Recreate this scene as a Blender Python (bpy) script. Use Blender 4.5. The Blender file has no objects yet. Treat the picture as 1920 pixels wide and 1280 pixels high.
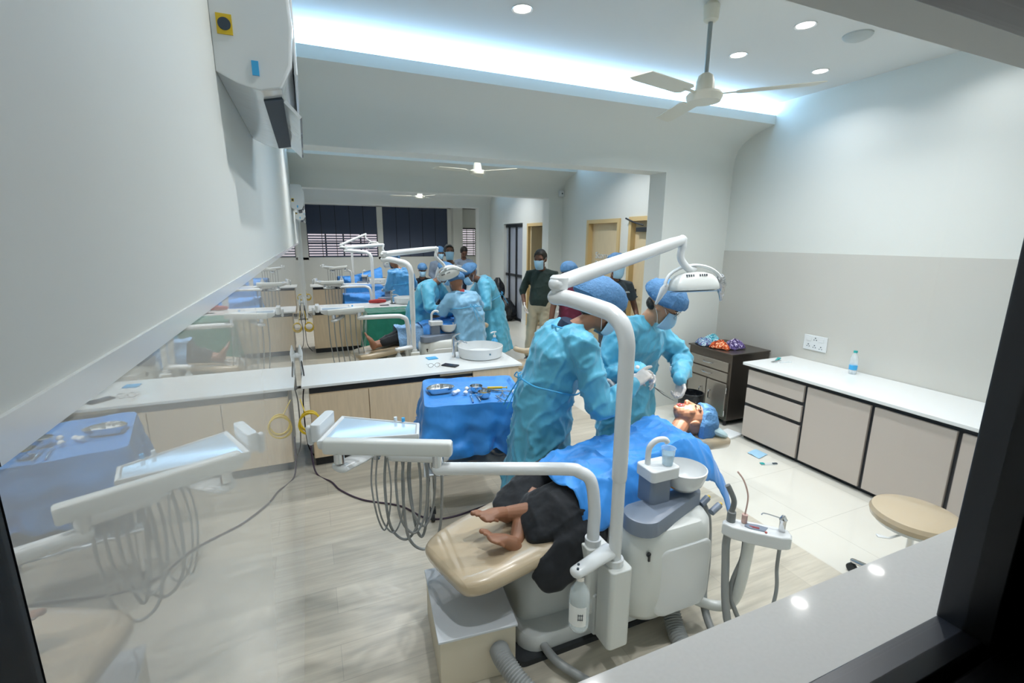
import bpy, bmesh, math, random
from mathutils import Vector as V, Matrix, noise
PI = math.pi
random.seed(7)
C = bpy.context.scene.collection
# ---------------------------------------------------------------- camera, world, exposure
sc = bpy.context.scene
yaw, pitch, roll, F, H = 0.4047, 0.2146, 0.0067, 881.8, 1.85
fw = V((math.sin(yaw)*math.cos(pitch), math.cos(yaw)*math.cos(pitch), -math.sin(pitch)))
r0 = V((math.cos(yaw), -math.sin(yaw), 0)); u0 = r0.cross(fw)
rt = r0*math.cos(roll)+u0*math.sin(roll); up = rt.cross(fw)
cam = bpy.data.objects.new('camera', bpy.data.cameras.new('camera')); C.objects.link(cam)
cam.matrix_world = Matrix(((rt.x, up.x, -fw.x, 0), (rt.y, up.y, -fw.y, 0), (rt.z, up.z, -fw.z, H), (0, 0, 0, 1)))
cam.data.sensor_width = 36; cam.data.lens = 36*F/1920; cam.data.clip_start = 0.02
sc.camera = cam
w = bpy.data.worlds.new('sky'); sc.world = w; w.use_nodes = True
wb = w.node_tree.nodes['Background']; wb.inputs[0].default_value = (.95, .86, .95, 1); wb.inputs[1].default_value = .75
sc.view_settings.view_transform = 'Standard'; sc.view_settings.look = 'None'
sc.view_settings.gamma = 1; sc.view_settings.use_curve_mapping = False
sc.view_settings.exposure = -0.1
sc.cycles.use_denoising = True
sc.cycles.max_bounces = 8; sc.cycles.diffuse_bounces = 5; sc.cycles.glossy_bounces = 4
sc.cycles.transparent_max_bounces = 12; sc.cycles.transmission_bounces = 8
sc.cycles.sample_clamp_indirect = 6; sc.cycles.caustics_reflective = False; sc.cycles.caustics_refractive = False

# ---------------------------------------------------------------- helpers
def lamp(name, kind, loc, energy, color=(1, 1, 1), rot=(0, 0, 0), **k):
    l = bpy.data.lights.new(name, kind); l.energy = energy; l.color = color
    for a, b in k.items(): setattr(l, a, b)
    o = bpy.data.objects.new(name, l); C.objects.link(o); o.location = loc; o.rotation_euler = rot
    return o

def hexc(h):
    v = [int(h[i:i+2], 16)/255 for i in (0, 2, 4)]
    return tuple((c/12.92 if c <= .04045 else ((c+.055)/1.055)**2.4) for c in v)+(1,)

def mat(name, col, rough=.5, metal=0, bump=None, var=None, **k):
    """col: hex; bump=(scale,strength[,stretch]); var=(scale,amount[,stretch])"""
    m = bpy.data.materials.new(name); m.use_nodes = True
    nt = m.node_tree; b = nt.nodes['Principled BSDF']
    c = hexc(col) if isinstance(col, str) else tuple(col)+(1,)
    b.inputs['Base Color'].default_value = c; b.inputs['Roughness'].default_value = rough
    b.inputs['Metallic'].default_value = metal
    for a, v in k.items(): b.inputs[a.replace('_', ' ')].default_value = v
    def nz(scale, st, detail=4):
        tc = nt.nodes.new('ShaderNodeTexCoord'); mp = nt.nodes.new('ShaderNodeMapping')
        mp.inputs['Scale'].default_value = st
        n = nt.nodes.new('ShaderNodeTexNoise'); n.inputs['Scale'].default_value = scale; n.inputs['Detail'].default_value = detail
        nt.links.new(tc.outputs['Object'], mp.inputs[0]); nt.links.new(mp.outputs[0], n.inputs['Vector'])
        return n
    if var:
        n = nz(var[0], var[2] if len(var) > 2 else (1, 1, 1)); mx = nt.nodes.new('ShaderNodeMix'); mx.data_type = 'RGBA'
        mx.inputs['A'].default_value = tuple(x*(1-var[1]) for x in c[:3])+(1,)
        mx.inputs['B'].default_value = tuple(min(1, x*(1+var[1])) for x in c[:3])+(1,)
        nt.links.new(n.outputs[0], mx.inputs['Factor']); nt.links.new(mx.outputs['Result'], b.inputs['Base Color'])
    if bump:
        n = nz(bump[0], bump[2] if len(bump) > 2 else (1, 1, 1)); bp = nt.nodes.new('ShaderNodeBump')
        bp.inputs['Strength'].default_value = bump[1]; bp.inputs['Distance'].default_value = bump[3] if len(bump) > 3 else .01
        nt.links.new(n.outputs[0], bp.inputs['Height']); nt.links.new(bp.outputs[0], b.inputs['Normal'])
    return m

def emis(name, col, s):
    m = bpy.data.materials.new(name); m.use_nodes = True; nt = m.node_tree
    e = nt.nodes.new('ShaderNodeEmission'); e.inputs[0].default_value = hexc(col); e.inputs[1].default_value = s
    nt.links.new(e.outputs[0], nt.nodes['Material Output'].inputs[0]); return m

class MB:
    def __init__(s): s.v = []; s.f = []
    def add(s, vs, fs):
        n = len(s.v); s.v += [V(p) for p in vs]; s.f += [tuple(i+n for i in f) for f in fs]; return s
    def box(s, c, d, rot=0, M=None):
        M = M or Matrix.Rotation(rot, 3, 'Z'); c = V(c)
        vs = [c+M@V((x*d[0]/2, y*d[1]/2, z*d[2]/2)) for x in (-1, 1) for y in (-1, 1) for z in (-1, 1)]
        return s.add(vs, [(0, 1, 3, 2), (4, 6, 7, 5), (0, 4, 5, 1), (2, 3, 7, 6), (0, 2, 6, 4), (1, 5, 7, 3)])
    def bb(s, a, b): return s.box([(x+y)/2 for x, y in zip(a, b)], [abs(y-x) for x, y in zip(a, b)])
    def rings(s, rs, cap=True, closed=False):
        n = len(rs[0]); vs = [p for r in rs for p in r]; fs = []; k = len(rs)
        for i in range(k if closed else k-1):
            j = (i+1) % k
            for a in range(n):
                b = (a+1) % n; fs.append((i*n+a, i*n+b, j*n+b, j*n+a))
        if cap and not closed: fs += [tuple(range(n))[::-1], tuple((k-1)*n+a for a in range(n))]
        return s.add(vs, fs)
    def tube(s, pts, r, n=12, side=None, cap=True, rnd=False, closed=False):
        """r: scalar, list, or list of (a,b) ellipse radii; a along `side`"""
        pts = [V(p) for p in pts]; k = len(pts)
        R = [(x if isinstance(x, (tuple, list)) else (x, x)) for x in (r if isinstance(r, (list, tuple)) and len(r) == k else [r]*k)]
        T = [((pts[(i+1) % k]-pts[i-1]) if closed else (pts[min(i+1, k-1)]-pts[max(i-1, 0)])).normalized() for i in range(k)]
        sd = V(side) if side else (T[0].cross(V((0, 0, 1))) if abs(T[0].z) < .9 else T[0].cross(V((0, 1, 0))))
        if rnd:
            a, b = R[0], R[-1]; P0 = [pts[0]-T[0]*min(a)*q for q in (.95, .75, .4)]; P1 = [pts[-1]+T[-1]*min(b)*q for q in (.4, .75, .95)]
            g = (.25, .65, .92)
            pts = P0+pts+P1; T = [T[0]]*3+T+[T[-1]]*3
            R = [(a[0]*q, a[1]*q) for q in g]+R+[(b[0]*q, b[1]*q) for q in g[::-1]]
        rs = []
        for p, t, (a, b) in zip(pts, T, R):
            q = sd-t*sd.dot(t)
            if q.length > 1e-4: q.normalize(); (None if side else None)
            else: q = t.orthogonal().normalized()
            if not side: sd = q
            o = t.cross(q)
            rs.append([p+q*a*math.cos(2*PI*i/n)+o*b*math.sin(2*PI*i/n) for i in range(n)])
        return s.rings(rs, cap, closed)
    def cyl(s, p, q, r, r2=None, n=20): return s.tube([p, q], [r, r if r2 is None else r2], n)
    def ell(s, c, r, M=None, n=16, m=10):
        c = V(c); M = M or Matrix.Identity(3); rs = []
        for j in range(1, m):
            t = PI*j/m
            rs.append([c+M@V((r[0]*math.sin(t)*math.cos(2*PI*i/n), r[1]*math.sin(t)*math.sin(2*PI*i/n), -r[2]*math.cos(t))) for i in range(n)])
        k = len(s.v); s.rings(rs, False)
        s.v += [c+M@V((0, 0, -r[2])), c+M@V((0, 0, r[2]))]; a = k+n*(m-1); l = k+n*(m-2)
        s.f += [(a, k+(i+1) % n, k+i) for i in range(n)]+[(a+1, l+i, l+(i+1) % n) for i in range(n)]
        return s
    def lathe(s, prof, c=(0, 0, 0), n=28, M=None, closed=False):
        c = V(c); M = M or Matrix.Identity(3)
        return s.rings([[c+M@V((r*math.cos(2*PI*i/n), r*math.sin(2*PI*i/n), z)) for i in range(n)] for r, z in prof], not closed, closed)
    def prism(s, poly, z0, z1, M=None):
        M = M or Matrix.Identity(4)
        return s.rings([[M@V((x, y, z)) for x, y in poly] for z in (z0, z1)])
    def grid(s, f, nu, nv, thick=0):
        vs = [V(f(i/(nu-1), j/(nv-1))) for i in range(nu) for j in range(nv)]
        fs = [(i*nv+j, (i+1)*nv+j, (i+1)*nv+j+1, i*nv+j+1) for i in range(nu-1) for j in range(nv-1)]
        return s.add(vs, fs)

def curve(pts, n=8, closed=False):
    """Catmull-Rom through pts"""
    P = [V(p) for p in pts]; k = len(P); out = []
    for i in range(k if closed else k-1):
        g = (lambda j: P[j % k]) if closed else (lambda j: P[min(max(j, 0), k-1)])
        a, b, c, d = g(i-1), g(i), g(i+1), g(i+2)
        for q in range(n):
            t = q/n
            out.append(.5*((2*b)+(c-a)*t+(2*a-5*b+4*c-d)*t*t+(3*b-a-3*c+d)*t**3))
    if not closed: out.append(P[-1])
    return out

def rrect(w_, d, r, n=5, cx=0, cy=0):
    out = []
    for k, (sx, sy) in enumerate(((1, 1), (-1, 1), (-1, -1), (1, -1))):
        for i in range(n+1):
            a = PI/2*(k+i/n); out.append((cx+sx*(w_/2-r)+r*math.cos(a), cy+sy*(d/2-r)+r*math.sin(a)))
    return out

def tag(o, label=None, cat=None, group=None, kind=None):
    if label: o['label'] = label
    if cat: o['category'] = cat
    if group: o['group'] = group
    if kind: o['kind'] = kind
    return o

def obj(name, mb, m, parent=None, smooth=True, bevel=0, sub=0, solid=0, label=None):
    me = bpy.data.meshes.new(name); me.from_pydata([tuple(p) for p in mb.v], [], mb.f); me.materials.append(m)
    bm = bmesh.new(); bm.from_mesh(me); bmesh.ops.recalc_face_normals(bm, faces=bm.faces); bm.to_mesh(me); bm.free()
    o = bpy.data.objects.new(name, me); C.objects.link(o)
    if smooth:
        me.shade_smooth()
        try: me.set_sharp_from_angle(angle=math.radians(38))
        except Exception: pass
    if bevel:
        b = o.modifiers.new('b', 'BEVEL'); b.width = bevel; b.segments = 3; b.limit_method = 'ANGLE'; b.angle_limit = .6
        me.shade_smooth(); q = o.modifiers.new('w', 'WEIGHTED_NORMAL'); q.mode = 'FACE_AREA'
    if sub: q = o.modifiers.new('s', 'SUBSURF'); q.levels = q.render_levels = sub; me.shade_smooth()
    if solid: q = o.modifiers.new('t', 'SOLIDIFY'); q.thickness = solid; q.offset = 0
    if parent:
        o.parent = parent; loc = parent_world(parent); o.matrix_parent_inverse = Matrix.Translation(-loc)
    if label: o['label'] = label
    return o

def parent_world(p):
    return V(p.location) if p.parent is None else V((0, 0, 0))

def thing(name, label, cat, loc, group=None):
    o = bpy.data.objects.new(name, None); C.objects.link(o); o.location = loc; o.empty_display_size = .1
    return tag(o, label, cat, group)

def copy_tree(o, d, parent=None):
    c = o.copy(); C.objects.link(c)
    if parent: c.parent = parent
    else: c.location = V(o.location)+V(d)
    for ch in list(o.children): copy_tree(ch, d, c)
    return c

def remesh(o, vox, smooth=3, disp=None):
    r = o.modifiers.new('r', 'REMESH'); r.mode = 'VOXEL'; r.voxel_size = vox
    if smooth: q = o.modifiers.new('q', 'SMOOTH'); q.factor = .5; q.iterations = smooth
    dg = bpy.context.evaluated_depsgraph_get()
    me = bpy.data.meshes.new_from_object(o.evaluated_get(dg)); old = o.data
    mt = old.materials[0]
    o.modifiers.clear(); o.data = me
    if not me.materials: me.materials.append(mt)
    if disp:
        nn = [v.normal.copy() for v in me.vertices]
        for v, n in zip(me.vertices, nn): v.co += n*disp(v.co, n)
    me.shade_smooth(); bpy.data.meshes.remove(old)
    return o

# ---------------------------------------------------------------- materials
M = {}
M['wall'] = mat('wall_paint', 'd6d9d4', .6, bump=(60, .03))
M['ceil'] = mat('ceiling_paint', 'd9dcdb', .7)
M['tile'] = mat('dado_tile_right', 'c3c2bb', .22, var=(3, .02))
M['woodcab'] = mat('wood_laminate', 'd6c2a4', .45, var=(9, .16, (6, 6, .6)))
M['cabgrey'] = mat('taupe_laminate', 'b9b0a7', .42)
M['black'] = mat('black_trim', '20252c', .4)
M['top'] = mat('white_quartz', 'e2e5e4', .14)
M['sill'] = mat('sill_quartz', 'c4c4c1', .045, var=(160, .06))
M['white'] = mat('white_plastic', 'd6dadb', .22)
M['white2'] = mat('white_enamel', 'd2d6d3', .28)
M['greyp'] = mat('grey_plastic', '75808f', .35)
M['base'] = mat('grey_white_base', 'c3c8c8', .35)
M['chrome'] = mat('chrome', 'd8dadc', .12, 1)
M['steel'] = mat('brushed_steel', 'a8a299', .3, .75, bump=(14, .35))
M['darksteel'] = mat('dark_steel', '6a635c', .3, .8)
M['beige'] = mat('beige_upholstery', 'b9a88c', .3, Coat_Weight=.8, Coat_Roughness=.08, bump=(9, .12))
M['skin'] = mat('brown_skin', '95694f', .5, var=(14, .08), Subsurface_Weight=.06)
M['skin2'] = mat('dark_brown_skin', '6e4b3a', .5, var=(14, .08))
M['skin3'] = mat('light_brown_skin', 'b98c6c', .5, var=(14, .06), Subsurface_Weight=.06)
M['hair'] = mat('black_hair', '17150f', .6, bump=(80, .5))
M['cap'] = mat('blue_cap', '4b7aa6', .7, bump=(70, .9, (1, 1, 1), .006), var=(120, .3))
M['mask'] = mat('light_blue_mask', '9cc5de', .7, bump=(1, .2, (1, 1, 160)))
M['glove'] = mat('latex_glove', 'd4cfca', .45, bump=(40, .35))
M['whiteshirt'] = mat('white_shirt', 'cfd6dc', .8)
M['checked'] = mat('grey_checked_shirt', '8593a5', .8, var=(60, .25))
M['navy'] = mat('navy_cloth', '1e2c44', .85)
M['blinds'] = mat('dark_blind_slat', '47536a', .5)
M['doorwood'] = mat('door_wood', 'd9c7a3', .5, var=(10, .1, (5, 5, .5)))
M['framewood'] = mat('frame_wood', 'd0b683', .5)
M['glass'] = mat('clear_glass', 'ffffff', .02, Transmission_Weight=1, IOR=1.1, Alpha=1)
M['frost'] = mat('grey_door_glass', '9fa6b2', .15, Transmission_Weight=.0, bump=(4, .1))
M['red'] = mat('red_cloth', 'a32f2f', .7)
M['hose'] = mat('grey_hose', '8d9191', .45)
M['hosed'] = mat('dark_grey_hose', '6d7272', .45)
M['yellow'] = mat('yellow_tube', 'd2b21c', .4)
M['bag'] = mat('black_plastic_bag', '15181c', .3, bump=(14, 1.0, (1, 1, 1), .03))
M['teal'] = mat('teal_plastic', '1f9d9c', .5)
M['bluep'] = mat('blue_plastic', '3ba4dc', .3)
M['fan'] = mat('cream_fan_enamel', 'd5d3c4', .4)
M['rod'] = mat('fan_rod_metal', '8d9798', .4, .3)
M['aircon'] = mat('aircon_plastic_wrap', 'd3d8da', .18, Coat_Weight=.8, bump=(7, .25))
M['dark'] = mat('dark_slot', '2d3b48', .6)
M['plastic'] = mat('clear_plastic', 'e3edf0', .08, Alpha=.32)
M['wetblue'] = mat('water', 'a9d8ee', .03, Alpha=.5)
M['trayglass'] = mat('tray_glass', 'b3c8da', .06)
M['foil'] = mat('crumpled_foil', 'c6c8ca', .25, 1, bump=(50, 1.0))
M['orange'] = mat('orange_plastic', 'e08a16', .4)
M['boxtop'] = mat('box_laminate_top', 'c6ccd2', .3)
M['boxside'] = mat('box_laminate_side', 'cfc8b6', .45)
M['lip'] = mat('red_lip', 'a8453f', .4)
M['eye'] = mat('eye', '1c1512', .2)
M['paper'] = mat('paper', 'e9ecec', .6)
M['rubber'] = mat('black_rubber', '23282c', .6)

def cloth_mat(name, col, sc_=6.5, dist=.02, rough=.5, hi=.12, trans=0):
    m = mat(name, col, rough, Sheen_Weight=.25, Sheen_Roughness=.4); nt = m.node_tree; b = nt.nodes['Principled BSDF']
    tc = nt.nodes.new('ShaderNodeTexCoord'); mp = nt.nodes.new('ShaderNodeMapping'); mp.inputs['Scale'].default_value = (1, 1, .62); nt.links.new(tc.outputs['Object'], mp.inputs[0])
    n1 = nt.nodes.new('ShaderNodeTexNoise'); n1.noise_type = 'RIDGED_MULTIFRACTAL'; n1.inputs['Scale'].default_value = sc_; n1.inputs['Detail'].default_value = 3.5; n1.inputs['Roughness'].default_value = .45; n1.inputs['Distortion'].default_value = .5
    n2 = nt.nodes.new('ShaderNodeTexNoise'); n2.inputs['Scale'].default_value = sc_*1.3; n2.inputs['Detail'].default_value = 3
    n3 = nt.nodes.new('ShaderNodeTexNoise'); n3.inputs['Scale'].default_value = 420; n3.inputs['Detail'].default_value = 1
    for n in (n1, n2): nt.links.new(mp.outputs[0], n.inputs['Vector'])
    nt.links.new(tc.outputs['Object'], n3.inputs['Vector'])
    prev = None
    for n, st, d in ((n2, .6, .03), (n1, .55, dist), (n3, .15, .001)):
        bp = nt.nodes.new('ShaderNodeBump'); bp.inputs['Strength'].default_value = st; bp.inputs['Distance'].default_value = d; nt.links.new(n.outputs[0], bp.inputs['Height'])
        if prev: nt.links.new(prev.outputs[0], bp.inputs['Normal'])
        prev = bp
    nt.links.new(prev.outputs[0], b.inputs['Normal'])
    c = hexc(col); mx = nt.nodes.new('ShaderNodeMix'); mx.data_type = 'RGBA'; mx.inputs['A'].default_value = tuple(x*(1-hi) for x in c[:3])+(1,); mx.inputs['B'].default_value = tuple(min(1, x*(1+hi)) for x in c[:3])+(1,)
    nt.links.new(n2.outputs[0], mx.inputs['Factor']); nt.links.new(mx.outputs['Result'], b.inputs['Base Color'])
    return m
M['gown'] = cloth_mat('blue_gown', '56abc9'); M['gown2'] = cloth_mat('pale_blue_gown', '7fb2d2'); M['gown3'] = cloth_mat('bright_blue_gown', '4596d2')
M['drape'] = cloth_mat('blue_drape', '3288d6', 5.5, .025, .55); M['green'] = cloth_mat('green_drape', '0b6f58', 6, .015, .7)
M['shirtgreen'] = cloth_mat('dark_green_shirt', '1f332f', 6, .015, .8); M['maroon'] = cloth_mat('maroon_scrub', '6a1f3a', 6, .012, .8)
M['greyscrub'] = cloth_mat('charcoal_scrub', '3d4750', 6, .012, .8); M['khaki'] = cloth_mat('khaki_trousers', 'b2ab94', 6, .015, .8); M['blackcloth'] = cloth_mat('black_cloth', '12171d', 6, .015, .85)
def mixmat(name, base, build):
    m = bpy.data.materials.new(name); m.use_nodes = True; nt = m.node_tree
    build(nt, nt.nodes['Principled BSDF']); return m

def N(nt, t, **k):
    n = nt.nodes.new('ShaderNode'+t)
    for a, b in k.items():
        if a[0] == '_': setattr(n, a[1:], b)
        else: n.inputs[a.replace('_', ' ')].default_value = b
    return n

def floor_wood(nt, b):
    tc = N(nt, 'TexCoord'); br = N(nt, 'TexBrick')
    br.offset = .37; br.inputs['Scale'].default_value = 1
    br.inputs['Brick Width'].default_value = 1.2; br.inputs['Row Height'].default_value = .2
    br.inputs['Mortar Size'].default_value = .0012; br.inputs['Color1'].default_value = hexc('c6c1b3'); br.inputs['Color2'].default_value = hexc('bbb6a8')
    br.inputs['Mortar'].default_value = hexc('a8a499')
    nt.links.new(tc.outputs['Object'], br.inputs['Vector'])
    mp = N(nt, 'Mapping'); mp.inputs['Scale'].default_value = (1.1, 14, 1); nz = N(nt, 'TexNoise', Scale=1.6, Detail=7.0, Roughness=.65)
    nt.links.new(tc.outputs['Object'], mp.inputs[0]); nt.links.new(mp.outputs[0], nz.inputs['Vector'])
    rp = N(nt, 'ValToRGB'); rp.color_ramp.elements[0].position = .35; rp.color_ramp.elements[0].color = (.62, .6, .58, 1)
    rp.color_ramp.elements[1].position = .68; rp.color_ramp.elements[1].color = (1.25, 1.22, 1.18, 1)
    nt.links.new(nz.outputs[0], rp.inputs[0])
    mx = N(nt, 'Mix', _data_type='RGBA', _blend_type='MULTIPLY'); mx.inputs['Factor'].default_value = .5
    nt.links.new(br.outputs[0], mx.inputs['A']); nt.links.new(rp.outputs[0], mx.inputs['B']); nt.links.new(mx.outputs['Result'], b.inputs['Base Color'])
    b.inputs['Roughness'].default_value = .3
M['floorwood'] = mixmat('wood_look_tile', None, floor_wood)
def floor_tile(nt, b):
    tc = N(nt, 'TexCoord'); br = N(nt, 'TexBrick'); br.offset = 0; br.inputs['Scale'].default_value = 1
    br.inputs['Brick Width'].default_value = .6; br.inputs['Row Height'].default_value = .6; br.inputs['Mortar Size'].default_value = .0015
    br.inputs['Color1'].default_value = hexc('d9d7cd'); br.inputs['Color2'].default_value = hexc('d6d4ca'); br.inputs['Mortar'].default_value = hexc('b9b7ae')
    nt.links.new(tc.outputs['Object'], br.inputs['Vector']); nt.links.new(br.outputs[0], b.inputs['Base Color'])
    b.inputs['Roughness'].default_value = .08
M['floortile'] = mixmat('cream_polished_tile', None, floor_tile)
def dado(nt, b):
    tc = N(nt, 'TexCoord'); sp = N(nt, 'SeparateXYZ')
    nz = N(nt, 'TexNoise', Scale=2.0, Detail=3.0); nt.links.new(tc.outputs['Object'], nz.inputs['Vector'])
    rp = N(nt, 'ValToRGB'); rp.color_ramp.elements[0].color = hexc('d0d0ca'); rp.color_ramp.elements[1].color = hexc('dadad4')
    nt.links.new(nz.outputs[0], rp.inputs[0]); nt.links.new(rp.outputs[0], b.inputs['Base Color'])
    b.inputs['Roughness'].default_value = .012; b.inputs['IOR'].default_value = 2.5; b.inputs['Metallic'].default_value = .18
M['dado'] = mixmat('polished_dado_tile', None, dado)
# ---------------------------------------------------------------- lights of the room (ceiling downlights, cove strips)
XL, XR, ZC = -.155, 4.3, 3.15
BEAMS = [4.0, 7.75, 11.5]
DL = .47
def downlight(x, y, label, e=26, vis=True, r=.05):
    t = thing('ceiling_downlight', label, 'ceiling light', (x, y, ZC), 'recessed downlights')
    obj('rim', MB().lathe([(r, -.002), (r+.012, -.006), (r+.012, 0), (r, .0)], (x, y, ZC), closed=True), M['white'], t)
    obj('lens', MB().lathe([(.001, -.001), (r, -.001), (r, -.0035), (.001, -.0035)], (x, y, ZC), closed=True), emis('lamp_lens', 'fffaf2', 14), t)
    l = lamp('downlight_glow', 'AREA', (x, y, ZC-.008), e*DL, (.97, .985, 1), shape='DISK', size=r*1.9); l.data.spread = 2.35
    return t
downlight(1.25, 2.8, 'round recessed downlight nearest the left wall, above the glowing cove end')
downlight(2.95, 2.8, 'round recessed downlight just right of the long fan rod', 20)
downlight(3.8, 2.78, 'round recessed downlight above the fan blade tip, closest to the right wall', 11)
downlight(2.93, 2.28, 'round downlight cut by the top edge beside the fan canopy')
for x in (1.3, 3.0, 3.87): downlight(x, 1.82, 'downlight above the window, seen only as a bright spot on the polished sill', 8 if x > 3.5 else 26)
for x in (.65, 2.1): downlight(x, 1.15, 'downlight close above the viewing window, outside the view', 24)  # unseen pair, added to brighten the floor and left side
for x in (.6, 2.1, 3.5):  # hidden by the beams, added to light the farther bays
    for y, wh in ((5.5, 'behind the first beam'), (9.3, 'beyond the second beam'), (13.2, 'beyond the third beam')): downlight(x, y, 'unseen downlight added to the ceiling '+wh, (48 if y < 7 else 60) if x < 3 else 36)
for k, y in enumerate(BEAMS):
    a = lamp('cove_strip_glow', 'AREA', (2.07, y-.22, 3.0), 105 if k == 0 else 65, (.36, .64, 1), (PI, 0, 0), shape='RECTANGLE', size=4.3, size_y=.3)
    o = obj('cove_light_strip', MB().bb((XL+.05, y-.12, 2.988), (XR-.05, y-.1, 2.996)), emis('cove_led', 'cfe6ff', 6))
    tag(o, 'cool white light strip lying in the cove above the %s beam' % (('first', 'second', 'third')[k]), 'light strip')
# soft bounce of the rest of the clinic: big diffused ceiling panels would be wrong here, so the added downlights and windows do it
# ---------------------------------------------------------------- structure
def struct(name, mb, m, bevel=0, smooth=False):
    o = obj(name, mb, m, smooth=smooth, bevel=bevel); o['kind'] = 'structure'; return o
YN, YF = .337, 15.5
XB = 2.66
struct('floor', MB().bb((XL, .4, -.05), (XB, YF, 0)), M['floorwood'])
struct('floor_cream', MB().bb((XB, .4, -.05), (6.2, YF, 0)), M['floortile'])
struct('ceiling', MB().bb((-.4, .3, ZC), (6.2, YF+.2, ZC+.1)), M['ceil'])
struct('wall_left', MB().bb((-.4, .305, 1.745), (XL, YF, ZC)), M['wall'])
struct('wall_left_dado', MB().bb((-.4, .305, 0), (XL, YF, 1.735)), M['dado'])
struct('trim_1', MB().bb((-.3, .305, 1.735), (XL+.003, YF, 1.758)), M['top'])
# right wall with its door openings
ops = [(4.9, 5.75, 2.17), (5.97, 6.88, 2.16), (8.35, 9.23, 2.17), (9.5, 10.57, 2.19)]
mb = MB(); y = .3
for a, b_, h in ops:
    mb.bb((XR, y, 0), (XR+.16, a, ZC)); mb.bb((XR, a, h), (XR+.16, b_, ZC)); y = b_
mb.bb((XR, y, 0), (XR+.16, 11.75, ZC)); struct('wall_right', mb, M['wall'])
struct('wall_right_dado', MB().bb((XR-.008, .46, 0), (XR, 4.0, 1.74)), M['tile'])
struct('wall_rooms', MB().bb((XR+.16, 4.6, 0), (XR+.9, 4.7, ZC)).bb((XR+.9, 4.6, 0), (XR+1, 11.8, ZC)).bb((XR+.16, 9.3, 0), (XR+.9, 9.4, ZC)), M['wall'])
struct('wall_side', MB().bb((XR, 11.6, 0), (6.2, 11.75, ZC)).bb((6.1, 11.75, 0), (6.2, YF, ZC)), M['wall'])
struct('baseboard_right', MB().bb((XR-.012, 6.88, 0), (XR, 7.75, .1)).bb((XR-.012, 9.23, 0), (XR, 9.5, .1)).bb((XR-.012, 10.57, 0), (XR, 11.5, .1)).bb((XR-.012, 4.25, 0), (XR, 4.9, .1)), M['top'])
# beams with their coves, and the columns that carry them
for k, (y, xc) in enumerate(zip(BEAMS, (3.40, 4.02, 4.0))):
    zb_ = (2.52, 2.565, 2.59)[k]
    prof = [(-.46, 2.96), (-.46, 3.04), (-.445, 3.04), (-.445, 2.985), (0, 2.985), (0, ZC), (.25, ZC), (.25, zb_), (0, zb_), (0, zb_+.08), (-.015, 2.7),
            (-.05, 2.785), (-.11, 2.845), (-.19, 2.885), (-.3, 2.925)]
    mb = MB(); vs = [(x, y+a, z) for x in (XL, XR if k < 2 else 6.1) for a, z in prof]; n = len(prof)
    mb.add(vs, [(i, (i+1) % n, n+(i+1) % n, n+i) for i in range(n)]+[tuple(range(n)), tuple(range(n, 2*n))[::-1]])
    o = struct('trim_%d' % (k+2), mb, M['wall'], smooth=True)
    struct(('wall_near_column', 'wall_middle_column', 'wall_far_column')[k], MB().bb((xc, y, 0), (XR, y+.25, zb_)), M['wall'])
struct('wall_left_pier', MB().bb((XL, 11.5, 0), (XL+.05, 11.75, 2.52)), M['wall'])
# near wall: opening we look through
struct('wall_near', MB().bb((-.4, .2, 0), (XR+.2, .44, 1.21)).bb((-.4, .2, 2.13), (XR+.2, .457, ZC)).bb((2.6, .2, 1.2), (XR+.2, .44, 2.2)), M['wall'])
struct('trim_5', MB().bb((XL-.02, .3, 1.205), (2.6, .457, 1.25)), M['sill'])
struct('wall_near_reveal', MB().bb((-.4, .2, 1.0), (XL-.0005, .304, 2.3)), M['rubber'])
fr = MB().bb((-.3, .27, 1.2), (2.6, .335, 1.2505)).bb((-.3, .27, 2.085), (2.6, .335, 2.2)).bb((.905, .262, 1.2), (1.0, .335, 2.1)).bb((.99, .235, 1.2), (1.085, .3, 2.1))
fr.bb((-.3, .262, 1.2), (XL-.001, .303, 2.1)).bb((2.5, .262, 1.2), (2.6, .335, 2.1)).bb((-.3, .2, 1.2), (2.6, .262, 1.235))
o = struct('window_1', fr, mat('dark_window_frame', '232830', .35), bevel=.004)
g = obj('window_pane', MB().bb((XL-.01, .296, 1.25), (.91, .300, 2.09)), M['glass'], smooth=False); g.parent = o
g = obj('window_pane', MB().bb((1.08, .266, 1.25), (2.5, .270, 2.09)), M['glass'], smooth=False); g.parent = o
struct('wall_corridor', MB().bb((-1.4, -1.7, 0), (4.8, -1.6, 3)).bb((-1.5, -1.7, 0), (-1.4, .3, 3)).bb((4.7, -1.7, 0), (4.8, .3, 3)).bb((-1.5, -1.7, -.1), (4.8, .25, 0)).bb((-1.5, -1.7, 2.9), (4.8, .25, 3)).bb((-1.4, .2, 0), (-.4, .3, 3)), mat('corridor_dark', '3a3d40', .7))
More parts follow.
